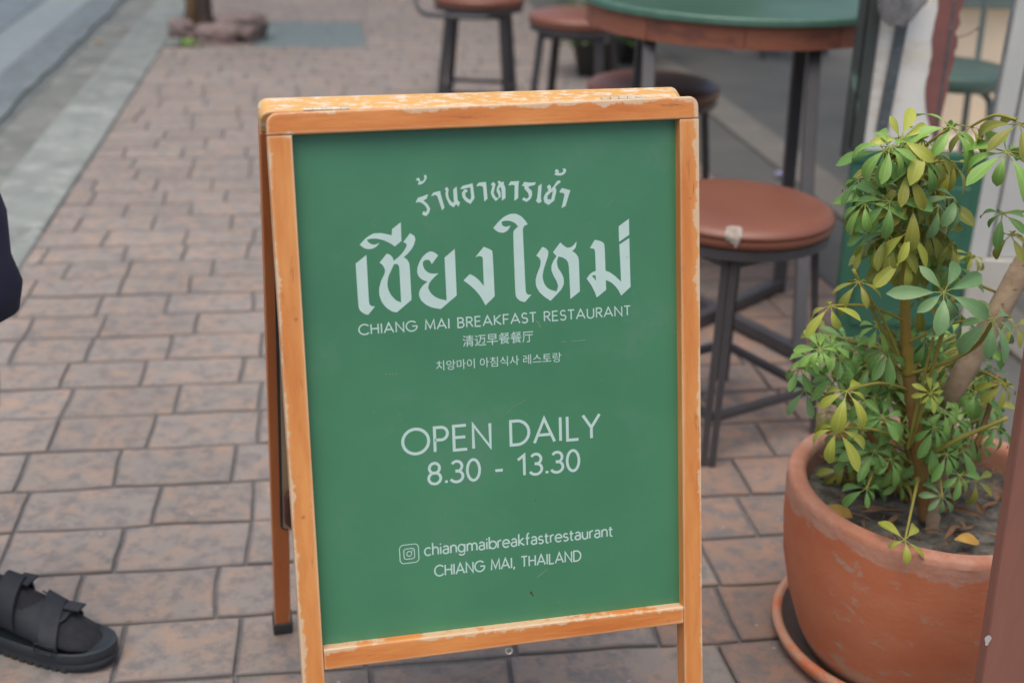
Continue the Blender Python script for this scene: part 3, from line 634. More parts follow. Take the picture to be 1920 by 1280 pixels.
def text_line(name, s, q0, q1, cap_px, wt, gap, m='print'):
    p0, p1 = Vector(pl(*q0)), Vector(pl(*q1))
    cap = Vector(pl(q0[0], q0[1]-cap_px)); cap = (cap-p0).length
    ww = sum(GL[c][0] for c in s)+gap*(len(s)-1)
    kx = (p1-p0).length/ww; dr = (p1-p0).normalized(); dn = Vector((-dr.y, dr.x))
    bm = bmesh.new(); x_ = 0; k = 0
    for c in s:
        for st in GL[c][1]:
            pts = [p0+dr*((x_+a)*kx)+dn*(b*cap) for a, b in st]
            ribbon(bm, pts, wt*cap, PD-.0001-(k % 4)*.00003); k += 1
        x_ += GL[c][0]+gap
    return link_mesh(name, bm, m, sign, MF)
text_line('english_name_line', 'CHIANG MAI BREAKFAST RESTAURANT', (673.5, 627.5), (1182, 590.5), 18.3, .135, .20)
text_line('opening_line', 'OPEN DAILY', (756, 852), (1124.5, 819.5), 45.5, .122, .20)
text_line('opening_hours', '8.30 - 13.30', (803, 907.5), (1087, 880.5), 38.5, .135, .15)
text_line('account_name', 'chiangmaibreakfastrestaurant', (796.5, 1041), (1148.7, 1004), 21, .132, .125)
text_line('city_line', 'CHIANG MAI, THAILAND', (815.5, 1079.5), (1089.2, 1050), 19.3, .14, .16)
# camera badge
bm = bmesh.new(); c0 = Vector(pl(767.3, 1037.5)); hx = (Vector(pl(785, 1036.3))-c0).length
def rsq(h, r): return [(c0.x+a, c0.y+b) for a, b in (arc(h-r, h-r, r, r, 0, 90, 6)+arc(-h+r, h-r, r, r, 90, 180, 6)+arc(-h+r, -h+r, r, r, 180, 270, 6)+arc(h-r, -h+r, r, r, 270, 360, 6))]
q = rsq(hx, hx*.42); ribbon(bm, q+[q[0]], hx*.09, PD-.0001)
q = rsq(hx*.56, hx*.24); ribbon(bm, q+[q[0]], hx*.09, PD-.0001)
q = [(c0.x+a, c0.y+b) for a, b in arc(0, 0, hx*.26, hx*.26, 0, 360, 20)]; q[-1] = q[0]; ribbon(bm, q, hx*.09, PD-.0001)
q = [(c0.x+hx*.32+a, c0.y+hx*.32+b) for a, b in arc(0, 0, hx*.035, hx*.035, 0, 360, 10)]; q[-1] = q[0]; ribbon(bm, q, hx*.07, PD-.0001)
link_mesh('camera_badge', bm, 'print', sign, MF)
def font_line(name, s, q0, q1, hpx):
    cu = bpy.data.curves.new('txt', 'FONT'); cu.body = s; cu.fill_mode = 'FRONT'; cu.resolution_u = 3
    o = bpy.data.objects.new('txt', cu); COL.objects.link(o)
    dg = bpy.context.evaluated_depsgraph_get(); ev = o.evaluated_get(dg); me = ev.to_mesh()
    bm = bmesh.new(); bm.from_mesh(me); ev.to_mesh_clear()
    bpy.data.objects.remove(o); bpy.data.curves.remove(cu)
    xs = [v.co.x for v in bm.verts]; ys = [v.co.y for v in bm.verts]; x0, x1, y0, y1 = min(xs), max(xs), min(ys), max(ys)
    p0, p1 = Vector(pl(*q0)), Vector(pl(*q1)); h = (Vector(pl(q0[0], q0[1]-hpx))-p0).length
    dr = (p1-p0); L_ = dr.length; dr.normalize(); dn = Vector((-dr.y, dr.x))
    for v in bm.verts:
        q = p0+dr*((v.co.x-x0)/(x1-x0)*L_)+dn*((v.co.y-y0)/(y1-y0)*h); v.co = Vector((q.x, PD-.00012, q.y))
    return link_mesh(name, bm, 'print', sign, MF)
font_line('chinese_name_line', '清迈早餐餐厅', (868, 650.5), (1000, 640.5), 21.5)
font_line('korean_name_line', '치앙마이 아침식사 레스토랑', (818, 695), (1052.5, 678), 18.5)
# scratches and specks on the panel
rs = random.Random(5); bm = bmesh.new(); k = 0
def scr(pts, w):
    global k; k += 1
    ribbon(bm, [pl(*p) for p in pts], w, PD-.00022-(k % 5)*.00002)
scr([(1005, 601), (1010, 606), (1013, 614)], .0012); scr([(1052, 641), (1062, 640)], .0009); scr([(1070, 640), (1098, 637.5)], .001)
scr([(1007, 1082), (1026, 1066)], .0011); scr([(950, 776), (962, 762), (985, 750)], .0005)
for i in range(60):
    px, py = (rs.choice([rs.uniform(735, 782), rs.uniform(620, 1240)]), rs.uniform(400, 1160))
    if 735 < px < 782: px = 737+(py-600)*.075+rs.uniform(-3, 3); py = max(py, 700)
    L_ = rs.uniform(1, 3.5); scr([(px, py), (px+rs.uniform(-1, 1), py+L_)], rs.uniform(.0004, .0009))
for (px, py) in [(1142, 382), (1145, 377), (1139, 386), (1085, 425), (1105, 418), (700, 772), (1150, 374)]: scr([(px, py), (px+1.2, py+2.2)], .0010)
tag(link_mesh('scratch_marks', bm, 'scuff', sign, MF), kind='stuff')
bm = bmesh.new()
for (px, py, r) in [(996, 1111, .0022), (999, 1115, .0012), (1004, 938, .0009), (872, 1035, .0006)]:
    c_ = pl(px, py); vs = [bm.verts.new((c_[0]+r*math.cos(t)*rs.uniform(.7, 1.3), PD-.0003, c_[1]+r*math.sin(t)*rs.uniform(.7, 1.3))) for t in [i*2*PI/7 for i in range(7)]]; bm.faces.new(vs)
tag(link_mesh('dirt_specks', bm, 'leather', sign, MF), kind='stuff')
# ================================================================ STOOLS
def make_stool(label, arms=False):
    t = empty('bar_stool', (0, 0, 0), label, 'stool', 'round brown bar stools')
    R_ = .225; zt = .582
    bm = bmesh.new()
    lathe(bm, [(0, zt), (.12, zt-.001), (.185, zt-.004), (.212, zt-.012), (R_, zt-.022), (R_+.001, zt-.028), (R_-.003, zt-.031), (R_+.001, zt-.036), (R_-.001, zt-.049), (R_-.009, zt-.055), (0, zt-.055)], 56)
    link_mesh('seat', bm, 'seat', t, smooth=True)
    bm = bmesh.new(); lathe(bm, [(.17, zt-.056), (R_-.006, zt-.056), (R_-.006, zt-.078), (R_-.012, zt-.080), (.17, zt-.080), (.17, zt-.056)], 48)
    link_mesh('seat_ring', bm, 'metal', t)
    zl = zt-.081
    bm = bmesh.new(); c = .182
    for i in range(4):
        a0 = PI/2*i; a1 = PI/2*(i+1)
        p, q = Vector((c*math.cos(a0), c*math.sin(a0), zl-.014)), Vector((c*math.cos(a1), c*math.sin(a1), zl-.014))
        tube(bm, [p, q], .018, 4, sq=True)
    link_mesh('under_frame', bm, 'metal', t)
    top, foot = .187, .245
    feet = []
    for i in range(4):
        a0 = PI/2*i; d = Vector((math.cos(a0), math.sin(a0), 0)); sd_ = Vector((-d.y, d.x, 0))
        bm = bmesh.new()
        for s_ in (-1, 1):      # two bars side by side: an angle-iron leg
            tube(bm, [d*top+sd_*(s_*.0102)+Vector((0, 0, zl-.004)), d*foot+sd_*(s_*.0102)+Vector((0, 0, .0))], .0120, 4, sq=True)
        link_mesh('leg', bm, 'metal', t)
    zs = .115; rr = top+(foot-top)*(1-zs/zl)-.008
    for i in range(4):
        a0 = PI/2*i; a1 = PI/2*(i+1); bm = bmesh.new()
        tube(bm, [Vector((rr*math.cos(a0), rr*math.sin(a0), zs)), Vector((rr*math.cos(a1), rr*math.sin(a1), zs))], .0125, 4, sq=True)
        link_mesh('footrest_bar', bm, 'metal', t)
    if arms:
        bm = bmesh.new(); pts = [(R_*.2, -R_-.03, zt-.085), (-R_*.7, -R_-.02, zt-.082), (-R_-.07, -R_*.5, zt-.07), (-R_-.10, 0, zt+.12), (-R_-.09, R_*.5, zt+.25), (-R_*.6, R_+.03, zt+.27), (R_*.4, R_+.03, zt+.25), (R_*.6, R_+.01, zt-.085)]
        pts = [Matrix.Rotation(math.radians(-36), 3, 'Z') @ Vector(p) for p in pts]
        tube(bm, smooth_path(pts, 6), .011, 8); link_mesh('arm_rail', bm, 'metal', t, smooth=True)
    return t
stool = make_stool('brown vinyl stool with a torn white patch on its edge, right beside the green sign')
def place(o, loc, rz):
    o.location = loc; o.rotation_euler = (0, 0, rz)
# copies first, then the near one gets its torn patch
def dup_stool(src, loc, rz, label):
    c = copy_tree(src); place(c, loc, rz); c['label'] = label; return c
s2 = dup_stool(stool, (.455, 4.14, 0), math.radians(12), 'brown stool tucked under the green table, its seat just above the sign top')
s3 = dup_stool(stool, (.255, 5.62, 0), math.radians(28), 'brown stool left of the green table in front of the dark potted plants')
armst = make_stool('brown stool with a thin bent arm rail, leftmost of the stools', arms=True)
place(armst, (-.215, 6.15, 0), math.radians(40))
for ch in armst.children: pass
s5 = dup_stool(stool, (1.76, 7.9, 0), math.radians(25), 'brown stool in deep shade on the far side of the green table')
place(stool, (.522, 2.75, 0), math.radians(-12))
bm = bmesh.new(); Mi = Matrix.Translation((.522, 2.75, 0)) @ Matrix.Rotation(math.radians(-12), 4, 'Z')
A = []; nT, nS = 9, 6
rp = random.Random(4)
for i in range(nT+1):                      # a ragged tongue of stuffing wrapped over the seat edge
    row = []
    for j in range(nS+1):
        th = math.radians(-106+9.5*i/nT) + rp.uniform(-.004, .004); q_ = j/nS
        reach = (.35+.65*math.sin(PI*(i+.5)/(nT+1)))*(1 if i in (6, 7) else .62)
        if q_ < .55: r = .198+.0275*q_/.55; z_ = .5755-.013*(q_/.55)**2
        else: r = .2285; z_ = .5625-.030*(q_-.55)/.45*reach
        p = Vector((.522+r*math.cos(th), 2.75+r*math.sin(th), z_+.0022+.0016*noise.noise(Vector((i*.9, j*.9, 0)))))
        row.append(bm.verts.new(Mi.inverted() @ p))
    A.append(row)
for i in range(nT):
    for j in range(nS):
        if (i in (0, nT-1) and j in (0, nS-1)) or (i == 2 and j == nS-1): continue
        bm.faces.new([A[i][j], A[i+1][j], A[i+1][j+1], A[i][j+1]])
link_mesh('torn_patch', bm, 'tape', stool)
# green stool behind the glass
gs = empty('green_stool', (1.63, 4.62, 0), 'green metal stool seen through the glass of the door panel', 'stool')
bm = bmesh.new(); lathe(bm, [(0, .575), (.19, .575), (.215, .565), (.222, .55), (.218, .515), (.20, .505), (0, .505)], 48); link_mesh('seat', bm, 'gseat', gs, smooth=True)
for i in range(4):
    a0 = PI/4+PI/2*i; d = Vector((math.cos(a0), math.sin(a0), 0)); bm = bmesh.new()
    tube(bm, smooth_path([d*.10+Vector((0, 0, .50)), d*.155+Vector((0, 0, .475)), d*.175+Vector((0, 0, .40)), d*.215+Vector((0, 0, 0))], 5), .013, 8); link_mesh('leg', bm, 'gleg', gs, smooth=True)
bm = bmesh.new(); tube(bm, [Vector((.193*math.cos(t*2*PI/28), .193*math.sin(t*2*PI/28), .19)) for t in range(29)], .008, 6, cap=False); link_mesh('foot_ring', bm, 'gleg', gs, smooth=True)
bm = bmesh.new()
for sx in (-.15, .15): tube(bm, smooth_path([(sx, .16, .49), (sx*1.1, .215, .62), (sx*1.05, .24, .95)], 4), .011, 8)
tube(bm, smooth_path([(-.158, .24, .95), (-.08, .25, 1.0), (.08, .25, 1.0), (.158, .24, .95)], 5), .011, 8)
link_mesh('backrest_frame', bm, 'gleg', gs, smooth=True)
# ================================================================ TABLE
TC = Vector((.664, 3.878, 0)); TR = .479; TZ = .90
tab = empty('round_table', TC, 'round green topped bar table with reddish wooden apron and dark steel legs', 'table')
bm = bmesh.new(); lathe(bm, [(0, TZ), (TR-.012, TZ)], 96); link_mesh('table_top', bm, 'ttop', tab)
bm = bmesh.new(); lathe(bm, [(TR-.012, TZ+.0005), (TR-.004, TZ-.001), (TR, TZ-.005), (TR+.001, TZ-.019), (TR-.004, TZ-.024), (0, TZ-.024)], 96); link_mesh('table_edge', bm, 'trim', tab, smooth=False)
segs = 10
for i in range(segs):
    a0 = 2*PI*i/segs+.22; a1 = 2*PI*(i+1)/segs+.22-.006; bm = bmesh.new(); RO, RI = TR-.014+random.uniform(-.0025, .0015), TR-.045
    n = 10; ring = []
    for j in range(n+1):
        a = a0+(a1-a0)*j/n; c_, s_ = math.cos(a), math.sin(a)
        ring.append([bm.verts.new(p) for p in ((RO*c_, RO*s_, TZ-.025), (RI*c_, RI*s_, TZ-.025), (RI*c_, RI*s_, TZ-.088), (RO*c_, RO*s_, TZ-.088))])
    for j in range(n):
        for k_ in range(4): bm.faces.new([ring[j][k_], ring[j][(k_+1) % 4], ring[j+1][(k_+1) % 4], ring[j+1][k_]])
    bm.faces.new(ring[0]); bm.faces.new(ring[-1][::-1])
    link_mesh('apron_segment', bm, 'apron', tab)
lA, lB = Vector((.865, 3.67, 0)), Vector((.815, 3.18, 0))
ctr = TC
legs = [Vector((.861, 3.683, 0)), Vector((.81, 3.13, 0)), Vector((.36, 3.84, 0)), Vector((.36, 3.15, 0))]
tops = [Vector((.836, 3.70, TZ-.05)), Vector((.842, 3.55, TZ-.05)), Vector((.385, 3.90, TZ-.05)), Vector((.372, 3.60, TZ-.05))]
def toW(bm, pts, r, n=4, sq=True): tube(bm, [Vector(p)-TC for p in pts], r, n, sq=sq)
for i in range(4):
    bm = bmesh.new(); toW(bm, [tops[i], legs[i]], .0255); link_mesh('leg', bm, 'metal', tab, bevel=.002)
for (i, j) in ((0, 3), (1, 2)):
    bm = bmesh.new(); z_ = .025 if i == 0 else .026
    toW(bm, [legs[i]+Vector((0, 0, z_)), legs[j]+Vector((0, 0, z_))], .024); link_mesh('base_bar', bm, 'metal', tab, bevel=.002)
# tray on the table
bm = bmesh.new(); lathe(bm, [(0, 0), (.13, 0), (.16, .012), (.163, .018), (.157, .016), (.13, .005), (0, .005)], 48)
tr = link_mesh('round_tray', bm, 'tray', smooth=True); tr.location = (.90, 4.10, TZ+.001); tag(tr, 'black round tray resting on the green table top', 'tray')
# small marks on the tabletop
# ================================================================ DOOR PANEL + GLASS
DY = 3.2
def fbx(px, py, Y=DY): return aty(px, py, Y)
door = empty('shop_door', (1.1, DY, 0), 'open shop door, dark green lower panel with glass above and a white stile', 'door')
def wpoly(name, pts, y0, y1, m, bevel=0, par=door, nosub=False):
    bm = bmesh.new(); b = par.location
    prism(bm, [(p[0]-b.x, p[2]-b.z) for p in pts], y0-b.y, y1-b.y, lambda p, d: Vector((p[0], d, p[1])))
    return link_mesh(name, bm, m, par, bevel=bevel)
def V3(x, z): return (x, 0, z)
xl, xm, xr = .905, 1.262, 1.40
wpoly('lower_panel', [V3(xl+.02, .03), V3(xm+.004, .03), V3(xm+.004, .56), V3(xl-.0, .56)], DY, DY+.035, 'dgreen', .004)
wpoly('panel_moulding', [V3(xl+.055, .09), V3(xm-.03, .09), V3(xm-.03, .50), V3(xl+.05, .50)], DY-.008, DY-.0005, 'dgreen', .004)
wpoly('middle_rail', [V3(xl-.002, .561), V3(xm, .561), V3(xm, .592), V3(xl-.002, .592)], DY-.006, DY+.036, 'dgreen', .003)
wpoly('glass_stile', [V3(xl-.01, .593), V3(xl+.022, .593), V3(xl+.012, 1.30), V3(xl-.022, 1.30)], DY-.004, DY+.03, 'dstrip', .002)
wpoly('glass_stile', [V3(xl-.030, .57), V3(xl-.012, .57), V3(xl-.024, 1.30), V3(xl-.042, 1.30)], DY+.004, DY+.03, 'dstrip', .002)
wpoly('glass_pane', [V3(xl+.023, .593), V3(xm, .593), V3(xm, 1.30), V3(xl+.013, 1.30)], DY+.010, DY+.014, 'glass')
# sky reflection painted as a pale sheet on the left of the glass, with a torn red-brown edge
edgeL = [(1762, 0), (1760, 20), (1757, 42), (1753, 60), (1750, 75), (1749, 90), (1752, 105), (1748, 118), (1745, 135), (1741, 150), (1739, 168), (1737, 185), (1740, 205), (1745, 225), (1752, 260)]
edgeR = [(1808, 0), (1806, 14), (1799, 28), (1799, 45), (1793, 62), (1796, 72), (1797, 88), (1790, 98), (1788, 112), (1783, 130), (1779, 146), (1780, 165), (1772, 182), (1768, 200), (1765, 225), (1760, 262)]
fl = [fbx(p[0]+1.5*math.sin(p[1]), p[1], DY+.007) for p in edgeL]
sky_refl = [V3(xl+.024, .594)]+[(p.x+.006, 0, p.z) for p in fl[::-1] if p.z > .60]
sky_refl = [V3(xl+.024, .594), V3(fl[-1].x, .594)]+[(p.x+.004, 0, p.z) for p in fl[::-1] if p.z > .60]+[V3(fl[0].x, 1.28), V3(xl+.014, 1.28)]
wpoly('sky_reflection_sheet', sky_refl, DY+.0075, DY+.0085, 'sky_refl')
er = [fbx(p[0]+2*math.sin(p[1]*1.7), p[1], DY+.005) for p in edgeR]
red = [(p.x-.004, 0, p.z) for p in fl if p.z > .60]
red = [V3(fl[0].x, 1.28)]+red+[V3(fl[-1].x+.001, .597)]+[(p.x, 0, p.z) for p in er[::-1] if p.z > .60]+[V3(er[0].x+.01, 1.28)]
wpoly('torn_red_strip', red, DY+.0045, DY+.007, 'redpaper')
b0, b1 = fbx(1694, 40, DY+.001), fbx(1655, 232, DY+.001)
wpoly('metal_bar', [V3(b1.x-.016, b1.z-.02), V3(b1.x+.014, b1.z-.02), V3(b0.x+.014, b0.z+.1), V3(b0.x-.014, b0.z+.1)], DY-.010, DY+.004, 'galv', .002)
wpoly('white_stile', [V3(xm+.001, .30), V3(xm+.052, .30), V3(xm+.052, 1.30), V3(xm+.001, 1.30)], DY-.006, DY+.036, 'wpaint2', .003)
post2 = empty('white_door_post', (1.36, DY+.03, 0), 'chipped white door post standing beside the green door panel', 'post')
wpoly('post_board', [V3(xm+.012, .0), V3(xm+.125, .0), V3(xm+.135, .299), V3(xm+.006, .299)], DY-.012, DY+.06, 'wpaint', .003, post2)
wpoly('upper_board', [V3(xm+.062, .302), V3(xr+.12, .302), V3(xr+.12, 1.4), V3(xm+.062, 1.4)], DY+.0, DY+.06, 'wpaint2', .003, post2)
c0_, c1_ = fbx(1786, 0, DY+.003), fbx(1752, 262, DY+.003)
wpoly('glass_edge_line', [V3(c1_.x-.003, c1_.z), V3(c1_.x+.003, c1_.z), V3(c0_.x+.003, 1.28), V3(c0_.x-.003, 1.28)], DY+.0028, DY+.0044, 'galv')
bm = bmesh.new(); tube(bm, smooth_path([Vector(fbx(px_, py_, DY+.008))-door.location for px_, py_ in ((1796, 70), (1812, 66), (1828, 57), (1834, 53))], 4), [.0015]*9+[.002, .0035, .004, .003], 6); link_mesh('glue_streak', bm, 'redpaper', door, smooth=True)
# plastic bag hung at the top of the glass
bagp = fbx(1685, 20, DY-.04); bm = bmesh.new()
nI, nJ = 22, 12; gr = {}
for i in range(nI):
    for j in range(nJ+1):
        a = 2*PI*i/nI; t = j/nJ
        rr = .055*(1+.25*math.sin(3*a+5*t)+.18*noise.noise(Vector((math.cos(a)*3, math.sin(a)*3, t*5))))*(math.sin(PI*(.12+.86*t))**.5)
        gr[i, j] = bm.verts.new((rr*1.0*math.cos(a), rr*.5*math.sin(a), .10-.14*t+.012*noise.noise(Vector((a*2, t*6, 1)))))
for i in range(nI):
    for j in range(nJ): bm.faces.new([gr[i, j], gr[(i+1) % nI, j], gr[(i+1) % nI, j+1], gr[i, j+1]])
bag = link_mesh('plastic_bag', bm, 'bag', smooth=True); bag.location = bagp; tag(bag, 'crumpled clear plastic bag hanging at the glass beside the table edge', 'bag')
# cream wall inside, seen through the glass
bm = bmesh.new(); box(bm, (1.92, 5.9, 0), (4.2, 6.05, 1.35)); cw = link_mesh('cream_wall', bm, 'cream'); tag(cw, 'cream low wall inside the shop, behind the glass door', 'wall')
bm = bmesh.new(); box(bm, (1.92, 3.9, .008), (4.2, 5.89, .014)); cf = link_mesh('cream_floor', bm, 'cream'); tag(cf, kind='structure')
# low grey-green cabinet on the wall
bm = bmesh.new(); box(bm, (1.95, 5.83, .62), (2.6, 5.895, .95)); cb = link_mesh('wall_board', bm, 'gleg', bevel=.004); tag(cb, 'grey green board on the cream wall above the green stool', 'board')
# foreground post at the right edge
PY = 1.36; p0, p1 = aty(1822, 1280, PY), aty(1899, 760, PY)
p0.x += .014; p1.x += .014
sl_ = (p1.x-p0.x)/(p1.z-p0.z); x_at = lambda z: p0.x+sl_*(z-p0.z)
fp = empty('red_brown_post', (x_at(0)+.06, PY, 0), 'red brown painted post at the right edge in front of the clay pot', 'post')
wpoly('board', [V3(x_at(0), 0), V3(x_at(0)+.14, 0), V3(x_at(1.35)+.14, 1.35), V3(x_at(1.35), 1.35)], PY, PY+.03, 'post', .005, fp)
bm = bmesh.new(); q = aty(1852, 1200, PY-.001); 
vs = [bm.verts.new(Vector((q.x+.004*math.cos(t)*(1+.4*math.sin(3*t)), PY-.0008, q.z+.009*math.sin(t)))-fp.location) for t in [i*2*PI/12 for i in range(12)]]; bm.faces.new(vs); link_mesh('paint_splash', bm, 'white_mark', fp)
# ================================================================ POT AND PLANT
PC = Vector((.735, 1.825, 0)); PZ = .362
pot = empty('clay_pot', PC, 'large terracotta pot with pale weathered rim holding the leafy plant', 'pot')
bm = bmesh.new(); PR = .246
outer = [(0, .012), (.150, .012), (.176, .020), (.196, .06), (.221, .13), (.237, .20), (.2445, .27), (.246, .31), (.2475, .335), (.2470, .349)]
lathe(bm, outer, 80); link_mesh('pot_body', bm, 'terra', pot, smooth=True)
bm = bmesh.new(); nR = 96; rings = []
prof = [(.2471, .3485), (.2455, .3565), (.2415, .361), (.235, PZ), (.224, PZ+.001), (.216, .357), (.213, .345), (.212, .25)]
for (r, z) in prof:
    rings.append([bm.verts.new(((r+.0016*noise.noise(Vector((math.cos(2*PI*j/nR)*4, math.sin(2*PI*j/nR)*4, z*9))))*math.cos(2*PI*j/nR), (r+.0016*noise.noise(Vector((math.cos(2*PI*j/nR)*4, math.sin(2*PI*j/nR)*4, z*9))))*math.sin(2*PI*j/nR), z)) for j in range(nR)])
for i in range(len(rings)-1):
    for j in range(nR): bm.faces.new([rings[i][j], rings[i+1][j], rings[i+1][(j+1) % nR], rings[i][(j+1) % nR]])
for v in bm.verts:
    pass
link_mesh('rim', bm, 'terra_rim', pot, smooth=True)
bm = bmesh.new()
lathe(bm, [(0, .001), (.205, .001), (.238, .018), (.246, .036), (.243, .044), (.234, .046), (.228, .040), (.216, .022), (.19, .012), (.14, .010)], 72, mi=[0, 0, 0, 0, 0, 0, 1, 1, 1])
sau = link_mesh('pot_saucer', bm, ['terra', 'wetclay'], smooth=True); sau.location = PC+Vector((.012, .03, 0)); tag(sau, 'round terracotta saucer under the clay pot', 'saucer')
# soil
SZ = .316
bm = bmesh.new(); nr, na = 26, 80; gr = {}; cv = bm.verts.new((0, 0, SZ+.008))
for i in range(1, nr+1):
    for j in range(na):
        r = .2135*i/nr; a = 2*PI*j/na; x_, y_ = r*math.cos(a), r*math.sin(a)
        z_ = SZ+.012*noise.noise(Vector((x_*9, y_*9, 0)))+.006*noise.noise(Vector((x_*34, y_*34, 0)))+.004*noise.noise(Vector((x_*80, y_*80, 2)))
        gr[i, j] = bm.verts.new((x_, y_, z_))
for j in range(na): bm.faces.new([cv, gr[1, j], gr[1, (j+1) % na]])
for i in range(1, nr):
    for j in range(na): bm.faces.new([gr[i, j], gr[i+1, j], gr[i+1, (j+1) % na], gr[i, (j+1) % na]])
so_ = link_mesh('potting_soil', bm, 'soil', smooth=True); so_.location = PC; tag(so_, 'grey brown soil inside the clay pot', 'soil', kind='stuff')
def leaflet_geo(bm, base, d, nrm, L_, w, curl, fold=.25, nseg=6, tipr=.0):
    """one leaflet: base point, direction, upper side normal"""
    d = d.normalized(); side = d.cross(nrm).normalized(); nn = side.cross(d).normalized()
    prev = None; pos = Vector(base); dd = d.copy(); stp = L_/nseg
    prof = [.05, .40, .72, .94, 1.0, .74, .08]
    rot = Matrix.Rotation(-curl/nseg, 3, side) if True else None
    uvl = bm.loops.layers.uv.verify(); UV = {}
    for i in range(nseg+1):
        wd = w*.5*prof[min(i, 6)]
        fo = nn*(wd*fold)
        row = [bm.verts.new(pos - side*wd + fo), bm.verts.new(pos - side*wd*.5 + fo*.38), bm.verts.new(pos), bm.verts.new(pos + side*wd*.5 + fo*.38), bm.verts.new(pos + side*wd + fo)]
        for k_, v_ in enumerate(row): UV[v_] = (k_/4, i/nseg)
        if prev:
            for j in range(4):
                f_ = bm.faces.new([prev[j], prev[j+1], row[j+1], row[j]])
                for lp in f_.loops: lp[uvl].uv = UV[lp.vert]
        prev = row
        pos = pos + dd*stp; dd = rot @ dd; nn = rot @ nn
# debris on the soil
rs = random.Random(11)
bm = bmesh.new()
for i in range(150):
    a = rs.uniform(0, 2*PI); r = .205*rs.random()**.4; t = rs.uniform(0, 2*PI)
    if .9 < (a/PI) < 1.6 and rs.random() < .35: continue
    leaflet_geo(bm, (r*math.cos(a), r*math.sin(a), SZ+.012+rs.uniform(0, .010)), Vector((math.cos(t), math.sin(t), rs.uniform(-.15, .25))), Vector((rs.uniform(-.6, .6), rs.uniform(-.6, .6), 1)), rs.uniform(.018, .06), rs.uniform(.003, .012), rs.uniform(-.9, .9), .6)
o = link_mesh('leaf_litter', bm, 'deadleaf', smooth=True); o.location = PC; tag(o, 'dry brown leaf scraps scattered on the soil in the clay pot', 'leaf litter', kind='stuff')
for (px, py, a, m_, nm, lab) in [(1572, 948, -.5, 'yleaf', 'fallen_leaf', 'brown yellow fallen leaf lying on soil at the left inside the pot rim'), (1815, 1012, .2, 'yleaf', 'fallen_leaf', 'yellow fallen leaf lying on soil at the front right of the pot')]:
    p = atz(px, py, SZ+.030); bm = bmesh.new(); leaflet_geo(bm, (-.022, 0, 0), Vector((math.cos(a), math.sin(a), 0)), Vector((0, -.3, 1)), .048, .026, .5, .15)
    o = link_mesh(nm, bm, m_, smooth=True); o.location = p; tag(o, lab, 'leaf')
plant = empty('umbrella_plant', PC+Vector((0, 0, SZ)), 'leafy umbrella plant with whorled green and yellow leaves growing in the clay pot', 'plant')
PB = plant.location.copy()
def Wt(px, py, Y): return aty(px, py, Y)-PB
def stem(name, pts, r, m, n=10):
    P_ = [Wt(*p) for p in pts]; bm = bmesh.new(); sp = smooth_path(P_, 6); k = len(sp)
    rad = [r[0]+(r[1]-r[0])*i/(k-1) + .0010*noise.noise(Vector((i*.9, 2, 0))) + (.0013 if i % 11 == 5 else 0) for i in range(k)]
    tube(bm, sp, rad, n); return link_mesh(name, bm, m, plant, smooth=True)
stem('stem', [(1738, 975, 1.76), (1730, 900, 1.76), (1717, 800, 1.75), (1707, 725, 1.75), (1703, 700, 1.75)], (.0128, .0100), 'stem')
stem('stem', [(1703, 702, 1.75), (1700, 650, 1.748), (1697, 600, 1.745), (1697, 500, 1.74), (1692, 400, 1.74), (1690, 290, 1.74)], (.0100, .0062), 'stem_up')
stem('stem', [(1768, 985, 1.88), (1760, 900, 1.88), (1764, 820, 1.87), (1788, 735, 1.84), (1828, 660, 1.85), (1868, 590, 1.86), (1925, 490, 1.88), (1990, 390, 1.9)], (.0170, .0195), 'bark', 12)
stem('stem', [(1746, 1010, 1.745), (1750, 960, 1.75), (1756, 900, 1.76)], (.012, .010), 'bark')
stem('stem', [(1700, 940, 1.80), (1650, 850, 1.80), (1600, 760, 1.79), (1560, 690, 1.78)], (.006, .004), 'stem')
stem('stem', [(1720, 930, 1.84), (1700, 820, 1.88), (1680, 700, 1.90), (1650, 630, 1.90)], (.006, .004), 'stem')
stem('stem', [(1780, 940, 1.80), (1820, 860, 1.80), (1850, 780, 1.82), (1870, 700, 1.84)], (.006, .004), 'stem')
CAMP = O
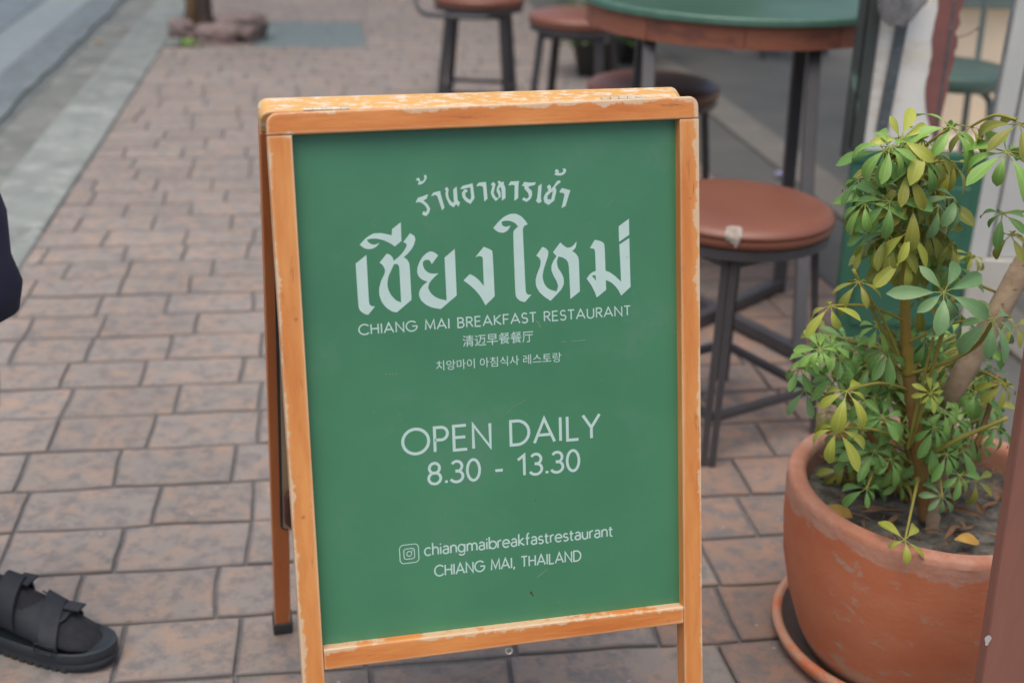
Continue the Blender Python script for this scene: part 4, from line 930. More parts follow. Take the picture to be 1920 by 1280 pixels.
def leaf(px, py, Y, L_, mt, n=7, droop=.35, curl=.7, axis=None, frm=None, spread=360, rot0=None, wd=.42, rs=rs, yaw0=None):
    if 1670 < px < 1730 and py > 520 and Y > 1.65: Y = max(Y, 1.80)
    if 550 < py < 735 and abs(px-(1925-(py-490)*.56)) < 62 and Y > 1.68: Y = max(Y, 1.96)
    c = Wt(px, py, Y); Lm = L_*(.90 if py < 520 else .80); wd = .37
    bm = bmesh.new()
    ax = Vector(axis).normalized() if axis is not None else (Vector((rs.uniform(-.4, .4), rs.uniform(-.75, -.15), rs.uniform(.55, 1))).normalized())
    e1 = ax.cross(Vector((.3, 1, .1))).normalized(); e2 = ax.cross(e1).normalized()
    r0 = rs.uniform(0, 2*PI) if rot0 is None else rot0
    for i in range(n):
        a = r0 + math.radians(spread)*i/(n if spread >= 350 else max(1, n-1)) + rs.uniform(-.22, .22)
        dr = droop*.75-.30+rs.uniform(-.28, .28)
        d = (e1*math.cos(a)+e2*math.sin(a))*math.cos(dr) - ax*math.sin(dr) - Vector((0, 0, .05+droop*.25))
        d.normalize(); l = Lm*rs.uniform(.62, 1.15)
        base = c + d*l*.22
        tube(bm, [c, base], .0010, 4, cap=False)
        sag = Vector((0, 0, 1)).dot(d)
        leaflet_geo(bm, base, d, (ax + Vector((rs.uniform(-.3, .3), rs.uniform(-.3, .3), rs.uniform(-.2, .2)))).normalized(), l, l*wd*rs.uniform(.82, 1.1), (curl*.9+.45)*rs.uniform(.4, 1.5), rs.uniform(.1, .4))
    if frm is not None:
        f = Wt(*frm); mid = (f+c)/2+Vector((0, 0, .012))
        nb_ = len(bm.faces); tube(bm, smooth_path([f, mid, c], 4), [.0030-.0012*i/8 for i in range(9)], 6, cap=False)
        bm.faces.ensure_lookup_table()
        for f_ in bm.faces[nb_:]: f_.material_index = 1
    return link_mesh('leaf', bm, ['leaf_'+mt, 'petiole'], plant, smooth=True)
S1 = 1.75
UPC = (0, -.45, 1); FRC = (0, -.9, .5)
# px, py, Y, leaflet length, tint, n, droop, curl, axis, petiole-from
LS = [
 (1658, 282, 1.70, .066, 'green', 8, .62, .8, (-.35, -.5, .8), (1691, 330, 1.74)),
 (1688, 262, 1.72, .052, 'yellow', 7, .05, .5, (-.1, -.8, .6), None),
 (1730, 262, 1.72, .060, 'yellow', 7, .55, 1.0, (.3, -.5, .8), (1691, 320, 1.74)),
 (1668, 275, 1.69, .058, 'light', 7, .5, .9, (-.1, -.6, .8), None),
 (1785, 238, 1.72, .066, 'light', 6, .55, .9, (.15, -.4, 1), (1692, 330, 1.74)),
 (1735, 300, 1.70, .062, 'green', 7, .6, .7, (.2, -.6, .8), None),
 (1700, 318, 1.70, .062, 'olive', 8, .55, .8, (0, -.6, .8), None),
 (1622, 380, 1.70, .066, 'light', 8, .75, .8, (-.4, -.5, .8), (1692, 400, 1.74)),
 (1640, 372, 1.72, .058, 'olive', 8, .85, .6, (-.2, -.5, .9), None),
 (1668, 378, 1.69, .062, 'green', 7, .5, .7, (.05, -.8, .6), None),
 (1610, 335, 1.76, .050, 'green', 6, .7, .7, (-.4, -.5, .8), (1690, 350, 1.74)),
 (1712, 380, 1.70, .066, 'olive', 8, .75, .6, (.1, -.6, .7), None),
 (1752, 352, 1.74, .060, 'olive', 7, .7, .6, (.3, -.5, .8), (1692, 380, 1.74)),
 (1760, 385, 1.71, .062, 'blue', 6, .75, .6, (.2, -.5, .8), None),
 (1790, 372, 1.72, .058, 'blue', 6, .55, .8, (.4, -.4, .8), (1695, 400, 1.74)),
 (1735, 425, 1.74, .058, 'olive', 8, .6, .6, (.1, -.6, .8), None),
 (1706, 432, 1.69, .062, 'yellow', 5, 1.0, .3, (.1, -.5, .9), None),
 (1665, 440, 1.70, .066, 'olive', 7, 1.0, .5, (-.2, -.4, .9), None),
 (1640, 455, 1.73, .052, 'yellow', 6, .9, .5, (-.3, -.4, .9), None),
 (1697, 482, 1.69, .056, 'yellow', 4, 1.05, .2, (.0, -.5, .9), None),
 (1750, 460, 1.76, .055, 'green', 7, .7, .6, (.1, -.5, .9), None),
 (1784, 455, 1.76, .050, 'olive', 6, .6, .7, (.3, -.5, .8), None),
 (1822, 478, 1.80, .042, 'yellow', 6, .6, .7, (.2, -.5, .8), None),
 (1770, 548, 1.66, .076, 'blue', 8, .32, .5, (.05, -.75, .65), (1702, 840, 1.74)),
 (1722, 560, 1.72, .060, 'olive', 5, .6, .6, (-.3, -.5, .8), None),
 (1800, 590, 1.70, .060, 'blue', 6, .55, .6, (.4, -.5, .8), None),
 (1863, 598, 1.66, .074, 'blue', 7, .75, .5, (.1, -.5, .8), (1706, 640, 1.74)),
 (1557, 573, 1.66, .062, 'yellow', 5, .70, .6, (-.3, -.4, .85), (1697, 602, 1.745)),
 (1610, 528, 1.68, .058, 'olive', 6, .70, .5, (-.2, -.4, .9), (1694, 690, 1.745)),
 (1537, 655, 1.66, .044, 'light', 9, .45, .9, (-.1, -.6, .8), None),
 (1558, 650, 1.68, .040, 'light', 7, .1, .7, (0, -.4, .9), None),
 (1517, 668, 1.68, .040, 'light', 7, .5, .8, (-.3, -.5, .8), None),
 (1500, 690, 1.70, .042, 'green', 7, .6, .7, (-.3, -.5, .8), (1560, 720, 1.78)),
 (1575, 668, 1.70, .052, 'green', 7, .55, .6, (.2, -.5, .8), None),
 (1565, 705, 1.70, .052, 'green', 8, .55, .6, (0, -.6, .8), None),
 (1510, 730, 1.72, .050, 'blue', 6, .7, .6, (-.3, -.5, .8), (1580, 770, 1.78)),
 (1588, 732, 1.64, .072, 'yellow', 6, .75, .6, (-.2, -.4, .9), (1701, 730, 1.745)),
 (1645, 612, 1.76, .050, 'light', 7, .6, .8, (-.2, -.5, .8), (1690, 650, 1.80)),
 (1665, 655, 1.74, .060, 'green', 8, .7, .6, (-.1, -.5, .8), None),
 (1715, 605, 1.78, .045, 'light', 7, .5, .8, (.2, -.5, .8), None),
 (1735, 640, 1.80, .055, 'green', 7, .7, .6, (.1, -.5, .8), None),
 (1630, 680, 1.76, .060, 'green', 8, .75, .5, (-.1, -.5, .8), None),
 (1600, 655, 1.78, .050, 'green', 7, .6, .6, (-.1, -.5, .8), None),
 (1745, 737, 1.70, .032, 'yellow', 8, .1, .4, (0, -.9, .5), (1720, 790, 1.74)),
 (1570, 802, 1.63, .074, 'yellow', 6, .85, .5, (-.3, -.4, .9), (1706, 834, 1.75)),
 (1655, 782, 1.70, .056, 'green', 8, .45, .6, (0, -.7, .7), (1700, 830, 1.76)),
 (1640, 745, 1.74, .058, 'green', 8, .6, .6, (0, -.6, .8), None),
 (1690, 795, 1.72, .040, 'light', 7, .3, .6, (.1, -.7, .7), None),
 (1610, 770, 1.74, .054, 'green', 7, .6, .6, (-.2, -.5, .8), None),
 (1688, 905, 1.70, .046, 'light', 7, .15, .4, (0, -.9, .45), (1712, 940, 1.76)),
 (1640, 845, 1.72, .054, 'green', 8, .65, .5, (-.1, -.6, .8), None),
 (1600, 850, 1.74, .052, 'green', 7, .8, .5, (-.1, -.5, .8), None),
 (1670, 860, 1.72, .050, 'green', 7, .6, .5, (.1, -.6, .8), None),
 (1625, 915, 1.70, .050, 'green', 6, .75, .5, (-.1, -.6, .8), (1650, 870, 1.76)),
 (1745, 830, 1.74, .054, 'green', 7, .5, .5, (.1, -.6, .8), None),
 (1790, 785, 1.78, .056, 'green', 8, .6, .6, (.2, -.5, .8), None),
 (1800, 835, 1.76, .056, 'green', 7, .65, .6, (.3, -.5, .8), (1740, 900, 1.78)),
 (1767, 930, 1.71, .050, 'blue', 7, .55, .5, (.1, -.7, .7), (1750, 870, 1.76)),
 (1735, 880, 1.76, .045, 'green', 6, .6, .6, (.1, -.6, .8), None),
 (1830, 900, 1.78, .046, 'olive', 5, .4, .6, (.2, -.6, .8), None),
 (1697, 1012, 1.60, .052, 'yellow', 5, .55, .5, (0, -.5, .9), (1722, 895, 1.745)),
 (1888, 285, 1.66, .078, 'light', 9, .55, .7, (-.05, -.55, .85), (1960, 330, 1.74)),
 (1912, 232, 1.68, .066, 'olive', 6, .7, .9, (-.1, -.4, .9), (1975, 270, 1.74)),
 (1820, 238, 1.75, .050, 'olive', 4, .8, .9, (0, -.4, .9), (1905, 225, 1.70)),
 (1880, 400, 1.74, .046, 'green', 6, .6, .7, (-.2, -.5, .8), (1955, 420, 1.85)),
 (1895, 440, 1.74, .040, 'olive', 5, .6, .7, (-.1, -.5, .8), (1925, 470, 1.9)),
 (1905, 610, 1.80, .050, 'olive', 6, .7, .6, (.1, -.5, .8), None),
 (1850, 700, 1.80, .060, 'green', 8, .7, .6, (.1, -.5, .8), (1790, 760, 1.88)),
 (1830, 735, 1.82, .058, 'green', 7, .7, .6, (0, -.5, .8), None),
 (1885, 720, 1.80, .056, 'olive', 7, .8, .6, (.2, -.5, .8), (1800, 700, 1.92)),
 (1870, 800, 1.78, .052, 'green', 6, .8, .6, (.1, -.5, .8), (1735, 855, 1.76)),
 (1850, 640, 1.88, .050, 'olive', 6, .7, .6, (.2, -.5, .8), None),
 (1752, 800, 1.72, .056, 'green', 8, .6, .6, (0, -.6, .8), None),
 (1775, 850, 1.73, .056, 'green', 8, .6, .6, (.1, -.6, .8), None),
 (1800, 890, 1.72, .050, 'green', 7, .6, .6, (.2, -.6, .8), None),
 (1770, 770, 1.74, .050, 'light', 7, .5, .6, (.1, -.6, .8), None),
 (1770, 670, 1.84, .052, 'light', 7, .6, .7, (0, -.5, .8), (1790, 740, 1.92)),
]
for (px, py, Y, L_, mt, n, dr, cu_, ax, frm) in LS:
    leaf(px, py, Y, L_, mt, n, dr, cu_, ax, frm)
for i in range(78):   # denser growth low in the pot
    px = rs.uniform(1545, 1860); py = rs.uniform(620, 900)
    if px > 1700 and py > 860: continue
    leaf(px, py, rs.uniform(1.80, 1.95), rs.uniform(.045, .060), rs.choice(['green', 'green', 'light', 'olive', 'light', 'green']), 7, rs.uniform(.5, .9), .6, None, (rs.uniform(1690, 1760), py+60, 1.86))
for i in range(20):   # back of the crown
    leaf(rs.uniform(1615, 1790), rs.uniform(285, 500), rs.uniform(1.76, 1.86), .058, rs.choice(['olive', 'green', 'olive']), 7, .7, .6, None, (1692, rs.uniform(330, 500), 1.745))
for pts, r in [([(1735, 858, 1.75), (1800, 822, 1.72), (1890, 783, 1.70)], .0034), ([(1706, 700, 1.745), (1760, 685, 1.71), (1830, 648, 1.68), (1862, 600, 1.66)], .0034), ([(1706, 838, 1.745), (1735, 740, 1.72), (1762, 640, 1.69), (1788, 555, 1.67)], .0036), ([(1790, 512, 1.80), (1850, 540, 1.85), (1900, 560, 1.95)], .0025), ([(1600, 505, 1.7), (1640, 590, 1.72), (1695, 690, 1.745)], .0028)]:
    P_ = [Wt(*p) for p in pts]; bm = bmesh.new(); tube(bm, smooth_path(P_, 6), r, 7); link_mesh('petiole', bm, 'petiole', plant, smooth=True)
# ================================================================ PERSON at the left edge
per = empty('person', (-.945, 1.83, 0), 'person in navy shorts, black socks and black strap sandals standing at the left edge', 'person')
PL = per.location.copy()
def skin_mesh(name, verts, edges, rad, m, lvl=2, root=0):
    me = bpy.data.meshes.new(name); me.from_pydata([Vector(v) for v in verts], edges, [])
    o = bpy.data.objects.new(name, me); COL.objects.link(o)
    sm = o.modifiers.new('s', 'SKIN'); sm.use_smooth_shade = True
    sv = me.skin_vertices[0].data
    for i, r in enumerate(rad):
        sv[i].radius = (r if isinstance(r, tuple) else (r, r)); sv[i].use_root = (i == root)
    ss = o.modifiers.new('u', 'SUBSURF'); ss.levels = lvl; ss.render_levels = lvl
    dg = bpy.context.evaluated_depsgraph_get(); me2 = bpy.data.meshes.new_from_object(o.evaluated_get(dg))
    bpy.data.objects.remove(o); me2.name = name; me2.materials.clear(); me2.materials.append(M[m])
    o2 = bpy.data.objects.new(name, me2); COL.objects.link(o2); o2.parent = per
    for p in me2.polygons: p.use_smooth = True
    return o2
# the person faces +x; near foot at y = 0, far foot at y = +.24
FY = math.radians(-20)
hipc = Vector((-.06, -.11, .93))
V_ = [hipc, (-.06, -.11, 1.08), (-.05, -.11, 1.22), (-.04, -.11, 1.36), (-.04, -.11, 1.45), (-.02, -.11, 1.52), (-.01, -.11, 1.62), (-.005, -.11, 1.70),
      (-.03, -.02, .88), (.032, .0, .52), (.008, .0, .40), (-.045, .0, .12), (-.04, 0, .07), (.09, -.03, .055), (.15, -.05, .045),
      (-.05, -.20, .88), (-.07, -.24, .50), (-.09, -.24, .38), (-.14, -.25, .12), (-.15, -.25, .07), (-.05, -.25, .055), (.01, -.25, .045),
      (-.05, .07, 1.40), (-.10, .12, 1.14), (-.10, .12, .92), (-.09, .11, .84),
      (-.05, -.29, 1.40), (-.08, -.35, 1.14), (-.03, -.34, .92), (-.01, -.33, .84)]
E_ = [(0, 1), (1, 2), (2, 3), (3, 4), (4, 5), (5, 6), (6, 7), (0, 8), (8, 9), (9, 10), (10, 11), (11, 12), (12, 13), (13, 14), (0, 15), (15, 16), (16, 17), (17, 18), (18, 19), (19, 20), (20, 21), (3, 22), (22, 23), (23, 24), (24, 25), (3, 26), (26, 27), (27, 28), (28, 29)]
R2 = [(.12, .15), (.10, .14), (.11, .15), (.11, .14), .06, .055, (.095, .08), (.085, .075), .092, .058, .060, .036, .038, .034, .022, .092, .058, .060, .036, .038, .034, .022, .055, .040, .030, .020, .055, .040, .030, .020]
skin_mesh('body', V_, E_, R2, 'skin')
# hair, hands with fingers, face
bm = bmesh.new(); bmesh.ops.create_uvsphere(bm, u_segments=24, v_segments=14, radius=1)
for v in bm.verts: v.co = Vector((v.co.x*.105-.025, v.co.y*.092-.11, v.co.z*.115+1.70))
bmesh.ops.delete(bm, geom=[v for v in bm.verts if v.co.z < 1.66 and v.co.x > -.06 or v.co.z < 1.60], context='VERTS'); link_mesh('hair', bm, 'hair', per, smooth=True)
for yy, sg, xx in ((.11, -1, -.17), (-.33, 1, -.09)):
    for f_ in range(5):
        L_ = (.045, .070, .078, .072, .058)[f_]; b0 = Vector((.085+.012*f_-.02+xx, yy+.0, .80+.006*abs(2-f_)))
        d = Vector((.3 if f_ == 0 else .02, 0, -1)).normalized(); bm = bmesh.new()
        tube(bm, smooth_path([b0+Vector((0, 0, .03)), b0, b0+d*L_*.5, b0+d*L_+Vector((0, .012*sg, 0))], 3), [.009]*8+[.0075, .006], 8); link_mesh('finger', bm, 'skin', per, smooth=True)
bm = bmesh.new()
for yy in (-.08, -.14): bmesh.ops.create_uvsphere(bm, u_segments=10, v_segments=8, radius=.011, matrix=Matrix.Translation((.078, yy, 1.655)))
link_mesh('eye', bm, 'hair', per, smooth=True)
bm = bmesh.new(); tube(bm, [(.072, -.11, 1.66), (.095, -.11, 1.63), (.098, -.11, 1.615), (.08, -.11, 1.61)], [.008, .012, .015, .010], 8); link_mesh('nose', bm, 'skin', per, smooth=True)
bm = bmesh.new()
for yy in (-.025, -.195): bmesh.ops.create_uvsphere(bm, u_segments=10, v_segments=8, radius=1, matrix=Matrix.Translation((-.02, yy, 1.64)) @ Matrix.Diagonal((.018, .008, .03, 1)))
link_mesh('ear', bm, 'skin', per, smooth=True)
# shorts: two legs and a waist as lofted cloth
def loft(bm, rings, n=32, closed_end=False):
    R_ = []
    for (c, rx, ry, w_) in rings:
        R_.append([bm.verts.new((c[0]+rx*math.cos(2*PI*j/n)*(1+w_*math.sin(5*2*PI*j/n+c[2]*20)), c[1]+ry*math.sin(2*PI*j/n)*(1+w_*math.cos(4*2*PI*j/n)), c[2])) for j in range(n)])
    for i in range(len(R_)-1):
        for j in range(n): bm.faces.new([R_[i][j], R_[i][(j+1) % n], R_[i+1][(j+1) % n], R_[i+1][j]])
    if closed_end: bm.faces.new(R_[-1])
bm = bmesh.new()
loft(bm, [((.010, .0, .612), .100, .092, .02), ((.016, .0, .622), .112, .097, .02), ((.020, .0, .668), .120, .105, .01), ((.014, -.005, .715), .116, .105, .01), ((.018, -.01, .79), .117, .11, .01), ((.000, -.03, .88), .122, .115, .0)])
loft(bm, [((-.05, -.24, .592), .100, .088, .03), ((-.045, -.24, .60), .105, .095, .03), ((-.04, -.235, .66), .104, .10, .02), ((-.04, -.21, .78), .112, .108, .01), ((-.05, -.19, .88), .12, .115, .0)])
loft(bm, [((-.06, -.11, .84), .125, .19, 0), ((-.06, -.11, .92), .130, .195, 0), ((-.06, -.11, 1.02), .118, .175, 0)])
sh = link_mesh('shorts', bm, 'navy', per, smooth=True)
bm = bmesh.new()
loft(bm, [((-.06, -.11, .96), .140, .20, .01), ((-.06, -.11, 1.10), .128, .185, .01), ((-.05, -.11, 1.25), .130, .19, 0), ((-.04, -.11, 1.38), .118, .19, 0), ((-.04, -.11, 1.44), .085, .13, 0), ((-.04, -.11, 1.47), .062, .075, 0)])
for sg in (-1, 1):
    P_ = [Vector((-.04, -.11+sg*.15, 1.40)), Vector((-.065, -.11+sg*.20, 1.30)), Vector((-.095, -.11+sg*.225, 1.18))]
    tube(bm, P_, [.078, .066, .064], 18, cap=False)
link_mesh('t_shirt', bm, 'shirt', per, smooth=True)
def sandal(off, yaw):
    """strap sandal with a sock, toe along +x"""
    mw = Matrix.Translation(PL+Vector(off)) @ Matrix.Rotation(yaw, 4, 'Z')
    def wid(t): # half width along the sole, t 0 heel .. 1 toe
        return .053*(max(0, 1-((t-.66)/.34)**2.3) if t > .66 else (.62+.38*math.sin(PI*.5*min(1, max(0, (t-.05))/.6))) if t > .10 else math.sqrt(max(0, 1-((.10-t)/.10)**2))*.66)**(.5 if t > .66 else 1)
    Lf = .298
    def outline(sc, n=22):
        up_ = []; 
        for i in range(n+1):
            t = i/n; t = .5-.5*math.cos(PI*t)
            up_.append((-.085+Lf*t, wid(t)*sc))
        cx = -.085+Lf*.5
        o_ = [( cx+(x_-cx)*(sc if sc < 1 else 1+(sc-1)*.4), y_) for x_, y_ in up_]
        return o_ + [(x_, -y_*.92) for x_, y_ in o_[::-1][1:-1]]
    bm = bmesh.new(); rings = []
    for (sc, z_) in [(.97, .0), (1.02, .004), (1.04, .012), (1.0, .016), (1.035, .020), (1.05, .028), (1.03, .036), (.97, .038), (.92, .034), (.86, .0315), (.60, .030), (.2, .030)]:
        rings.append([bm.verts.new((x_, y_, z_+(max(0, (x_-.12))**2)*1.2)) for x_, y_ in outline(sc)])
    for i in range(len(rings)-1):
        n = len(rings[0])
        for j in range(n): bm.faces.new([rings[i][j], rings[i][(j+1) % n], rings[i+1][(j+1) % n], rings[i+1][j]])
    bm.faces.new(rings[0][::-1]); bm.faces.new(rings[-1])
    so1 = link_mesh('sandal_sole', bm, 'sole', per, mw, smooth=True)
    for o_ in (so1,):
        md = o_.modifiers.new('e', 'EDGE_SPLIT'); md.split_angle = math.radians(50)
    # tread lugs
    bm = bmesh.new()
    for i in range(13):
        t = .06+.70*i/12; x_ = -.085+Lf*t
        for sg in (-1, 1): y_ = sg*wid(t)*.955*(1 if sg > 0 else .92); box(bm, (x_-.005, y_-.004, .0005), (x_+.005, y_+.004, .011))
    tag(link_mesh('tread', bm, 'rubber', so1), kind='stuff')
    def sec(x_):  # foot cross-section: half width, top height
        t = (x_+.085)/Lf
        h = np.interp(x_, [-.075, -.03, .0, .03, .06, .09, .12, .15, .172, .180], [.07, .12, .125, .118, .100, .084, .070, .060, .046, .034])
        w_ = np.interp(x_, [-.075, -.03, .0, .03, .06, .09, .12, .15, .172, .180], [.022, .031, .034, .037, .041, .044, .045, .041, .028, .012])
        return w_, h
    bm = bmesh.new(); n = 22; R_ = []
    for x_ in [-.078, -.06, -.04, -.02, 0, .02, .04, .06, .08, .10, .12, .135, .150, .162, .172, .179, .182]:
        w_, h = sec(x_); z0 = .030
        R_.append([bm.verts.new((x_, w_*math.cos(2*PI*j/n), z0+(h-z0)*(.5+.5*math.sin(2*PI*j/n)))) for j in range(n)])
    for i in range(len(R_)-1):
        for j in range(n): bm.faces.new([R_[i][j], R_[i][(j+1) % n], R_[i+1][(j+1) % n], R_[i+1][j]])
    bm.faces.new(R_[0][::-1]); bm.faces.new(R_[-1])
    link_mesh('sock', bm, 'sock', per, mw, smooth=True)
    bm = bmesh.new(); tube(bm, [(-.05, 0, .08), (-.066, 0, .13), (-.076, 0, .17), (-.078, 0, .19)], [.036, .042, .052, .057], 22, cap=False); link_mesh('sock_cuff', bm, 'sock', per, mw, smooth=True)
    def band(name, xa, xb, k0=1.08, a0=-100, a1=280, th=.003, lean=0., m='strap', par=per, nn=26, sharp=False, th2=.06):
        bm = bmesh.new(); rows = []
        for i in range(nn+1):
            a = math.radians(a0+(a1-a0)*i/nn)
            row = []
            for (xx, kk) in ((xa, k0), (xa, k0+th2), (xb, k0+th2), (xb, k0)):
                xs_ = xx+lean*math.cos(a); w_, h = sec(min(max(xs_, -.07), .178)); z0 = .028
                row.append(bm.verts.new((xs_, w_*kk*math.cos(a)*1.06, z0+(h-z0)*(.5+.5*math.sin(a))*kk+.001)))
            rows.append(row)
        for i in range(nn):
            for j in range(4): bm.faces.new([rows[i][j], rows[i][(j+1) % 4], rows[i+1][(j+1) % 4], rows[i+1][j]])
        bm.faces.new(rows[0]); bm.faces.new(rows[-1][::-1])
        o = link_mesh(name, bm, m, par, mw if par is per else None, smooth=True)
        e = o.modifiers.new('e', 'EDGE_SPLIT'); e.split_angle = math.radians(40); return o
    band('instep_panel', -.02, .118, 1.03, -20, 200)
    band('toe_strap', .080, .112, 1.09, -35, 215, lean=-.024, th2=.09)
    bm = bmesh.new(); pts_ = []
    for i in range(21):
        a = math.radians(-15+210*i/20); xs_ = .119-.012*abs(math.cos(a)); w_, h = sec(xs_); pts_.append((xs_, w_*1.10*math.cos(a), .029+(h-.028)*(.5+.5*math.sin(a))*1.09))
    tube(bm, pts_, .0030, 6); link_mesh('opening_edge', bm, 'sole', per, mw, smooth=True)
    ak = band('ankle_strap', .004, .036, 1.10, -10, 190, lean=-.012, th2=.09)
    # loose strap ends
    bm = bmesh.new(); box(bm, (.018, .004, .122), (.048, .036, .1265), Matrix.Rotation(-.02, 4, 'Y')); link_mesh('strap_tab', bm, 'strap', per, mw, bevel=.001)
    bm = bmesh.new(); box(bm, (.105, .016, .075), (.140, .040, .079), Matrix.Rotation(-.05, 4, 'Y')); link_mesh('strap_tab', bm, 'strap', per, mw, bevel=.001)
    # buckle on the near side
    w_, h = sec(.11); y_ = -w_*1.22-.002; bm = bmesh.new()
    q = [(.094, y_, .040), (.130, y_-.001, .040), (.130, y_+.002, .056), (.094, y_+.003, .056), (.094, y_, .040)]
    tube(bm, q, .0018, 6); link_mesh('buckle', bm, 'sole', per, mw, smooth=True)
    # small pale logo patch on the instep
    bm = bmesh.new(); rowA = []
    for i in range(7):
        x_ = .060+.035*i/6; w_, h = sec(x_); a = math.radians(66)
        for aa in (a, a-.20): rowA.append(bm.verts.new((x_, w_*1.24*math.cos(aa), .0285+(h-.028)*(.5+.5*math.sin(aa))*1.135)))
    for i in range(6): bm.faces.new([rowA[2*i], rowA[2*i+1], rowA[2*i+3], rowA[2*i+2]])
    link_mesh('logo_patch', bm, 'navy', per, mw)
    bm = bmesh.new()
    for i in range(9):
        x_ = .063+.030*i/8; w_, h = sec(x_); vs = []
        for (dx, aa) in ((0, math.radians(64)), (.0024, math.radians(64)), (.0024, math.radians(57)), (0, math.radians(57))):
            vs.append(bm.verts.new((x_+dx, w_*1.27*math.cos(aa), .0288+(h-.028)*(.5+.5*math.sin(aa))*1.15)))
        bm.faces.new(vs)
    link_mesh('logo_lettering', bm, 'white_mark', per, mw)
sandal((.058, -.044, 0), math.radians(-17))
sandal((-.09, -.25, 0), math.radians(-6))
# ================================================================ STREET TREE, RUBBLE, LEAVES
tb_ = atz(381, 62); tree = empty('street_tree', tb_, 'street tree trunk growing at the kerb edge behind a pile of rubble', 'tree')
bm = bmesh.new(); P_ = []; rad = []
for i in range(40):
    z_ = i*.11; P_.append(Vector((-.02-.045*z_+.03*noise.noise(Vector((z_, 0, 0))), .02*z_, z_-.05))); rad.append(.085-.009*z_+.03*math.exp(-z_*9))
tube(bm, P_, rad, 18)
for v in bm.verts: v.co += Vector((noise.noise(v.co*14), noise.noise(v.co*14+Vector((9, 0, 0))), 0))*.006
link_mesh('trunk', bm, 'treebark', tree, smooth=True)
rt_ = random.Random(3)
for i in range(6):
    a = i*1.05; bm = bmesh.new(); b0 = Vector((-.2, .08, 3.2+.15*i)); e = b0+Vector((1.3*math.cos(a), 1.3*math.sin(a), 1.1)); tube(bm, smooth_path([b0, (b0+e)/2+Vector((0, 0, -.15)), e], 4), [.04-.003*k for k in range(9)], 8); link_mesh('limb', bm, 'treebark', tree, smooth=True)
bm = bmesh.new()
for i in range(2600):
    c_ = Vector((rt_.gauss(0, .95), rt_.gauss(0, .95), 4.6+rt_.gauss(0, .6)))
    d = Vector((rt_.uniform(-1, 1), rt_.uniform(-1, 1), rt_.uniform(-.8, .3))).normalized(); s_ = d.cross(Vector((.2, .1, 1))).normalized()*.03
    vs = [bm.verts.new(c_), bm.verts.new(c_+d*.05+s_), bm.verts.new(c_+d*.11), bm.verts.new(c_+d*.05-s_)]; bm.faces.new(vs)
tag(link_mesh('crown', bm, 'potplant', tree), kind='stuff')
sk = empty('wooden_stake', atz(362, 66), 'pale wooden stake leaning against the left side of the tree trunk', 'stake')
bm = bmesh.new(); tube(bm, [(.01, 0, -.02), (-.035, .02, .8), (-.07, .05, 1.9)], [.034, .032, .030], 12); link_mesh('pole', bm, 'bamboo', sk, smooth=True)
def rock(px, py, w_, d_, h_, label, m='stone', rz=0.):
    bm = bmesh.new(); bmesh.ops.create_cube(bm, size=1); bmesh.ops.subdivide_edges(bm, edges=bm.edges[:], cuts=4, use_grid_fill=True)
    sd_ = Vector((px, py, 0))
    for v in bm.verts:
        c_ = v.co.normalized()*.62; v.co = v.co.lerp(c_, .45); v.co += Vector((noise.noise(v.co*2.5+sd_), noise.noise(v.co*2.5+sd_+Vector((5, 0, 0))), noise.noise(v.co*2.5+sd_+Vector((0, 5, 0)))))*.16
        v.co = Vector((v.co.x*w_, v.co.y*d_, (v.co.z+.42)*h_))
    o = link_mesh('rubble_stone', bm, m, smooth=False); o.location = atz(px, py); o.rotation_euler[2] = rz; tag(o, label, 'stone', 'rubble around the tree base')
rock(410, 80, .24, .22, .12, 'pinkish rubble stone in front of the tree trunk', rz=.3)
rock(455, 74, .26, .30, .17, 'largest brown rubble block right of the tree trunk', rz=-.2)
rock(342, 72, .13, .25, .12, 'reddish rubble stone left of the tree trunk', rz=.5)
rock(430, 58, .16, .2, .10, 'small dark rubble stone behind the larger blocks', rz=1.)
rock(326, 88, .09, .08, .05, 'small pale stone beside the kerb', 'kerb', 0)
bm = bmesh.new()
for i in range(40):
    a = rt_.uniform(0, 2*PI); r0 = rt_.uniform(0, .06); d = Vector((math.cos(a), math.sin(a), 1.2)).normalized()
    leaflet_geo(bm, Vector((r0*math.cos(a), r0*math.sin(a), 0)), d, Vector((0, 0, 1)), rt_.uniform(.03, .07), .02, .9)
wd_ = link_mesh('weed_tuft', bm, 'leaf_light', smooth=True); wd_.location = atz(352, 86); tag(wd_, 'small green weed tuft among the rubble at the kerb', 'weed')
for i, (px, py, z_, lab) in enumerate([(285, 22, -.1, 'yellow fallen leaf, farthest one in the gutter'), (183, 82, -.1, 'yellow fallen leaf in the gutter beside the ragged asphalt edge'), (84, 290, -.098, 'tiny brown fallen leaf in the gutter near the kerb'), (222, 63, -.1, 'faint brown fallen leaf between the yellow ones in the gutter'), (240, 1166, 0.0, 'tiny yellow leaf bit in the paver joint near the sandal')]):
    p = atz(px, py, z_); bm = bmesh.new(); k = (1.5, 1.6, .9, .9, .13)[i]
    leaflet_geo(bm, (-.03*k, 0, .004), Vector((1, .4, 0)), Vector((0, 0, 1)), .075*k, .045*k, .7); o = link_mesh('fallen_leaf', bm, 'yleaf', smooth=True); o.location = p+Vector((0, 0, .003)); tag(o, lab, 'leaf')
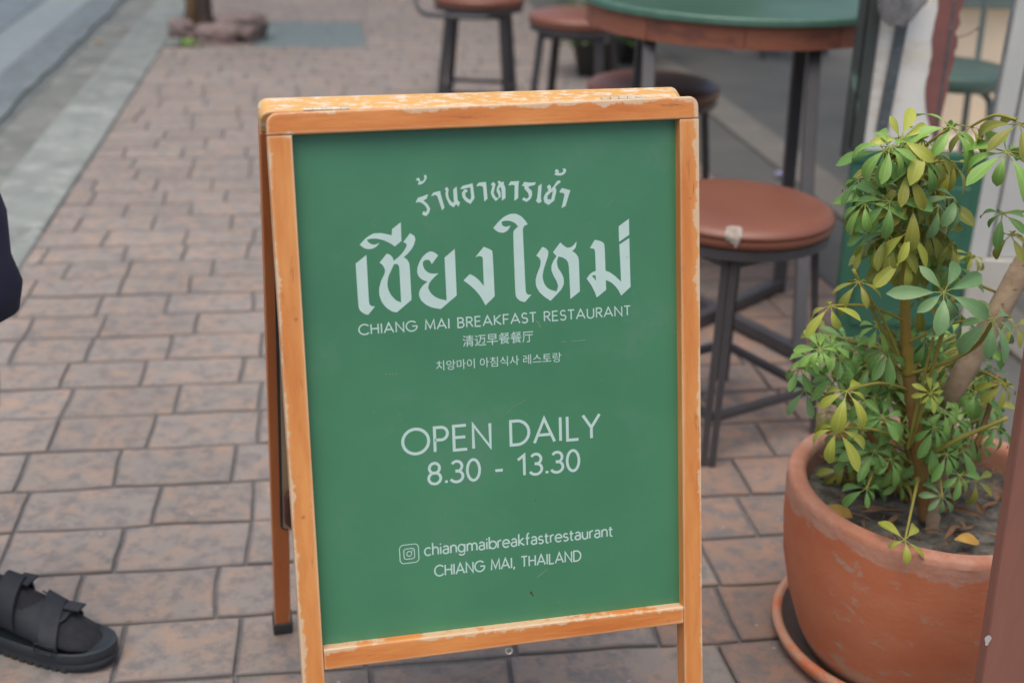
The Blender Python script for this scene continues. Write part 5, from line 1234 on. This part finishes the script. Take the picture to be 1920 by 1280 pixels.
# ---- pots with plants behind the stools
def potplant(loc, h, r, label, n=130, seed=1, m='potplant'):
    t = empty('potted_shrub', loc, label, 'potted plant', 'potted shrubs behind the stools'); R_ = random.Random(seed)
    bm = bmesh.new(); lathe(bm, [(0, 0), (r*.7, 0), (r, h*.5), (r*1.05, h*.5), (r*.9, h*.48), (0, h*.46)], 28); link_mesh('pot', bm, 'darkpot', t, smooth=True)
    bm = bmesh.new()
    for i in range(n):
        a = R_.uniform(0, 2*PI); d = Vector((math.cos(a), math.sin(a), R_.uniform(-.3, 1))).normalized(); rr = r*1.5*R_.random()**.5
        c_ = Vector((rr*math.cos(a), rr*math.sin(a), h*.5+R_.uniform(-.05, .5)*h*1.2)); leaflet_geo(bm, c_, d, Vector((0, 0, 1)), .10, .035, .8, nseg=6)
    link_mesh('foliage', bm, m, t, smooth=True); return t
potplant((.45, 7.15, 0), .42, .16, 'dark potted shrub seen between the legs of the stool left of the table', 150, 2)
potplant((.66, 7.6, 0), .50, .15, 'potted shrub farther back, between the middle stool and the green table', 150, 5)
# small blue cap on the floor by the table leg
bm = bmesh.new(); lathe(bm, [(0, .016), (.013, .016), (.016, .012), (.016, 0), (0, 0)], 20); cp = link_mesh('bottle_cap', bm, 'bluecap', smooth=True); cp.location = atz(1461, 329, .014); tag(cp, 'pale blue bottle cap on the floor edging beside the table leg', 'cap')
# ================================================================ SHOP WALL, UNSEEN SLAB ADDED TO SHADE THE RIGHT
bm = bmesh.new(); prism(bm, [(3.4, 1.85), (12, 1.85), (12, 2.75), (3.4, 2.75)], 2.3, 2.36, lambda p, d: SA(p[0], p[1], d))
aw = link_mesh('added_shade_slab', bm, 'shade_slab'); tag(aw, 'unseen flat slab added to shade the shop seating area', 'light_blocker')
bm = bmesh.new(); prism(bm, [(7.6, 2.6), (14, 2.6), (14, 2.75), (7.6, 2.75)], 0, 2.6, lambda p, d: SA(p[0], p[1], d)); sw = link_mesh('shop_wall', bm, 'wall'); tag(sw, 'grey plastered shop wall along the seating area', 'wall')
bpy.context.view_layer.update()
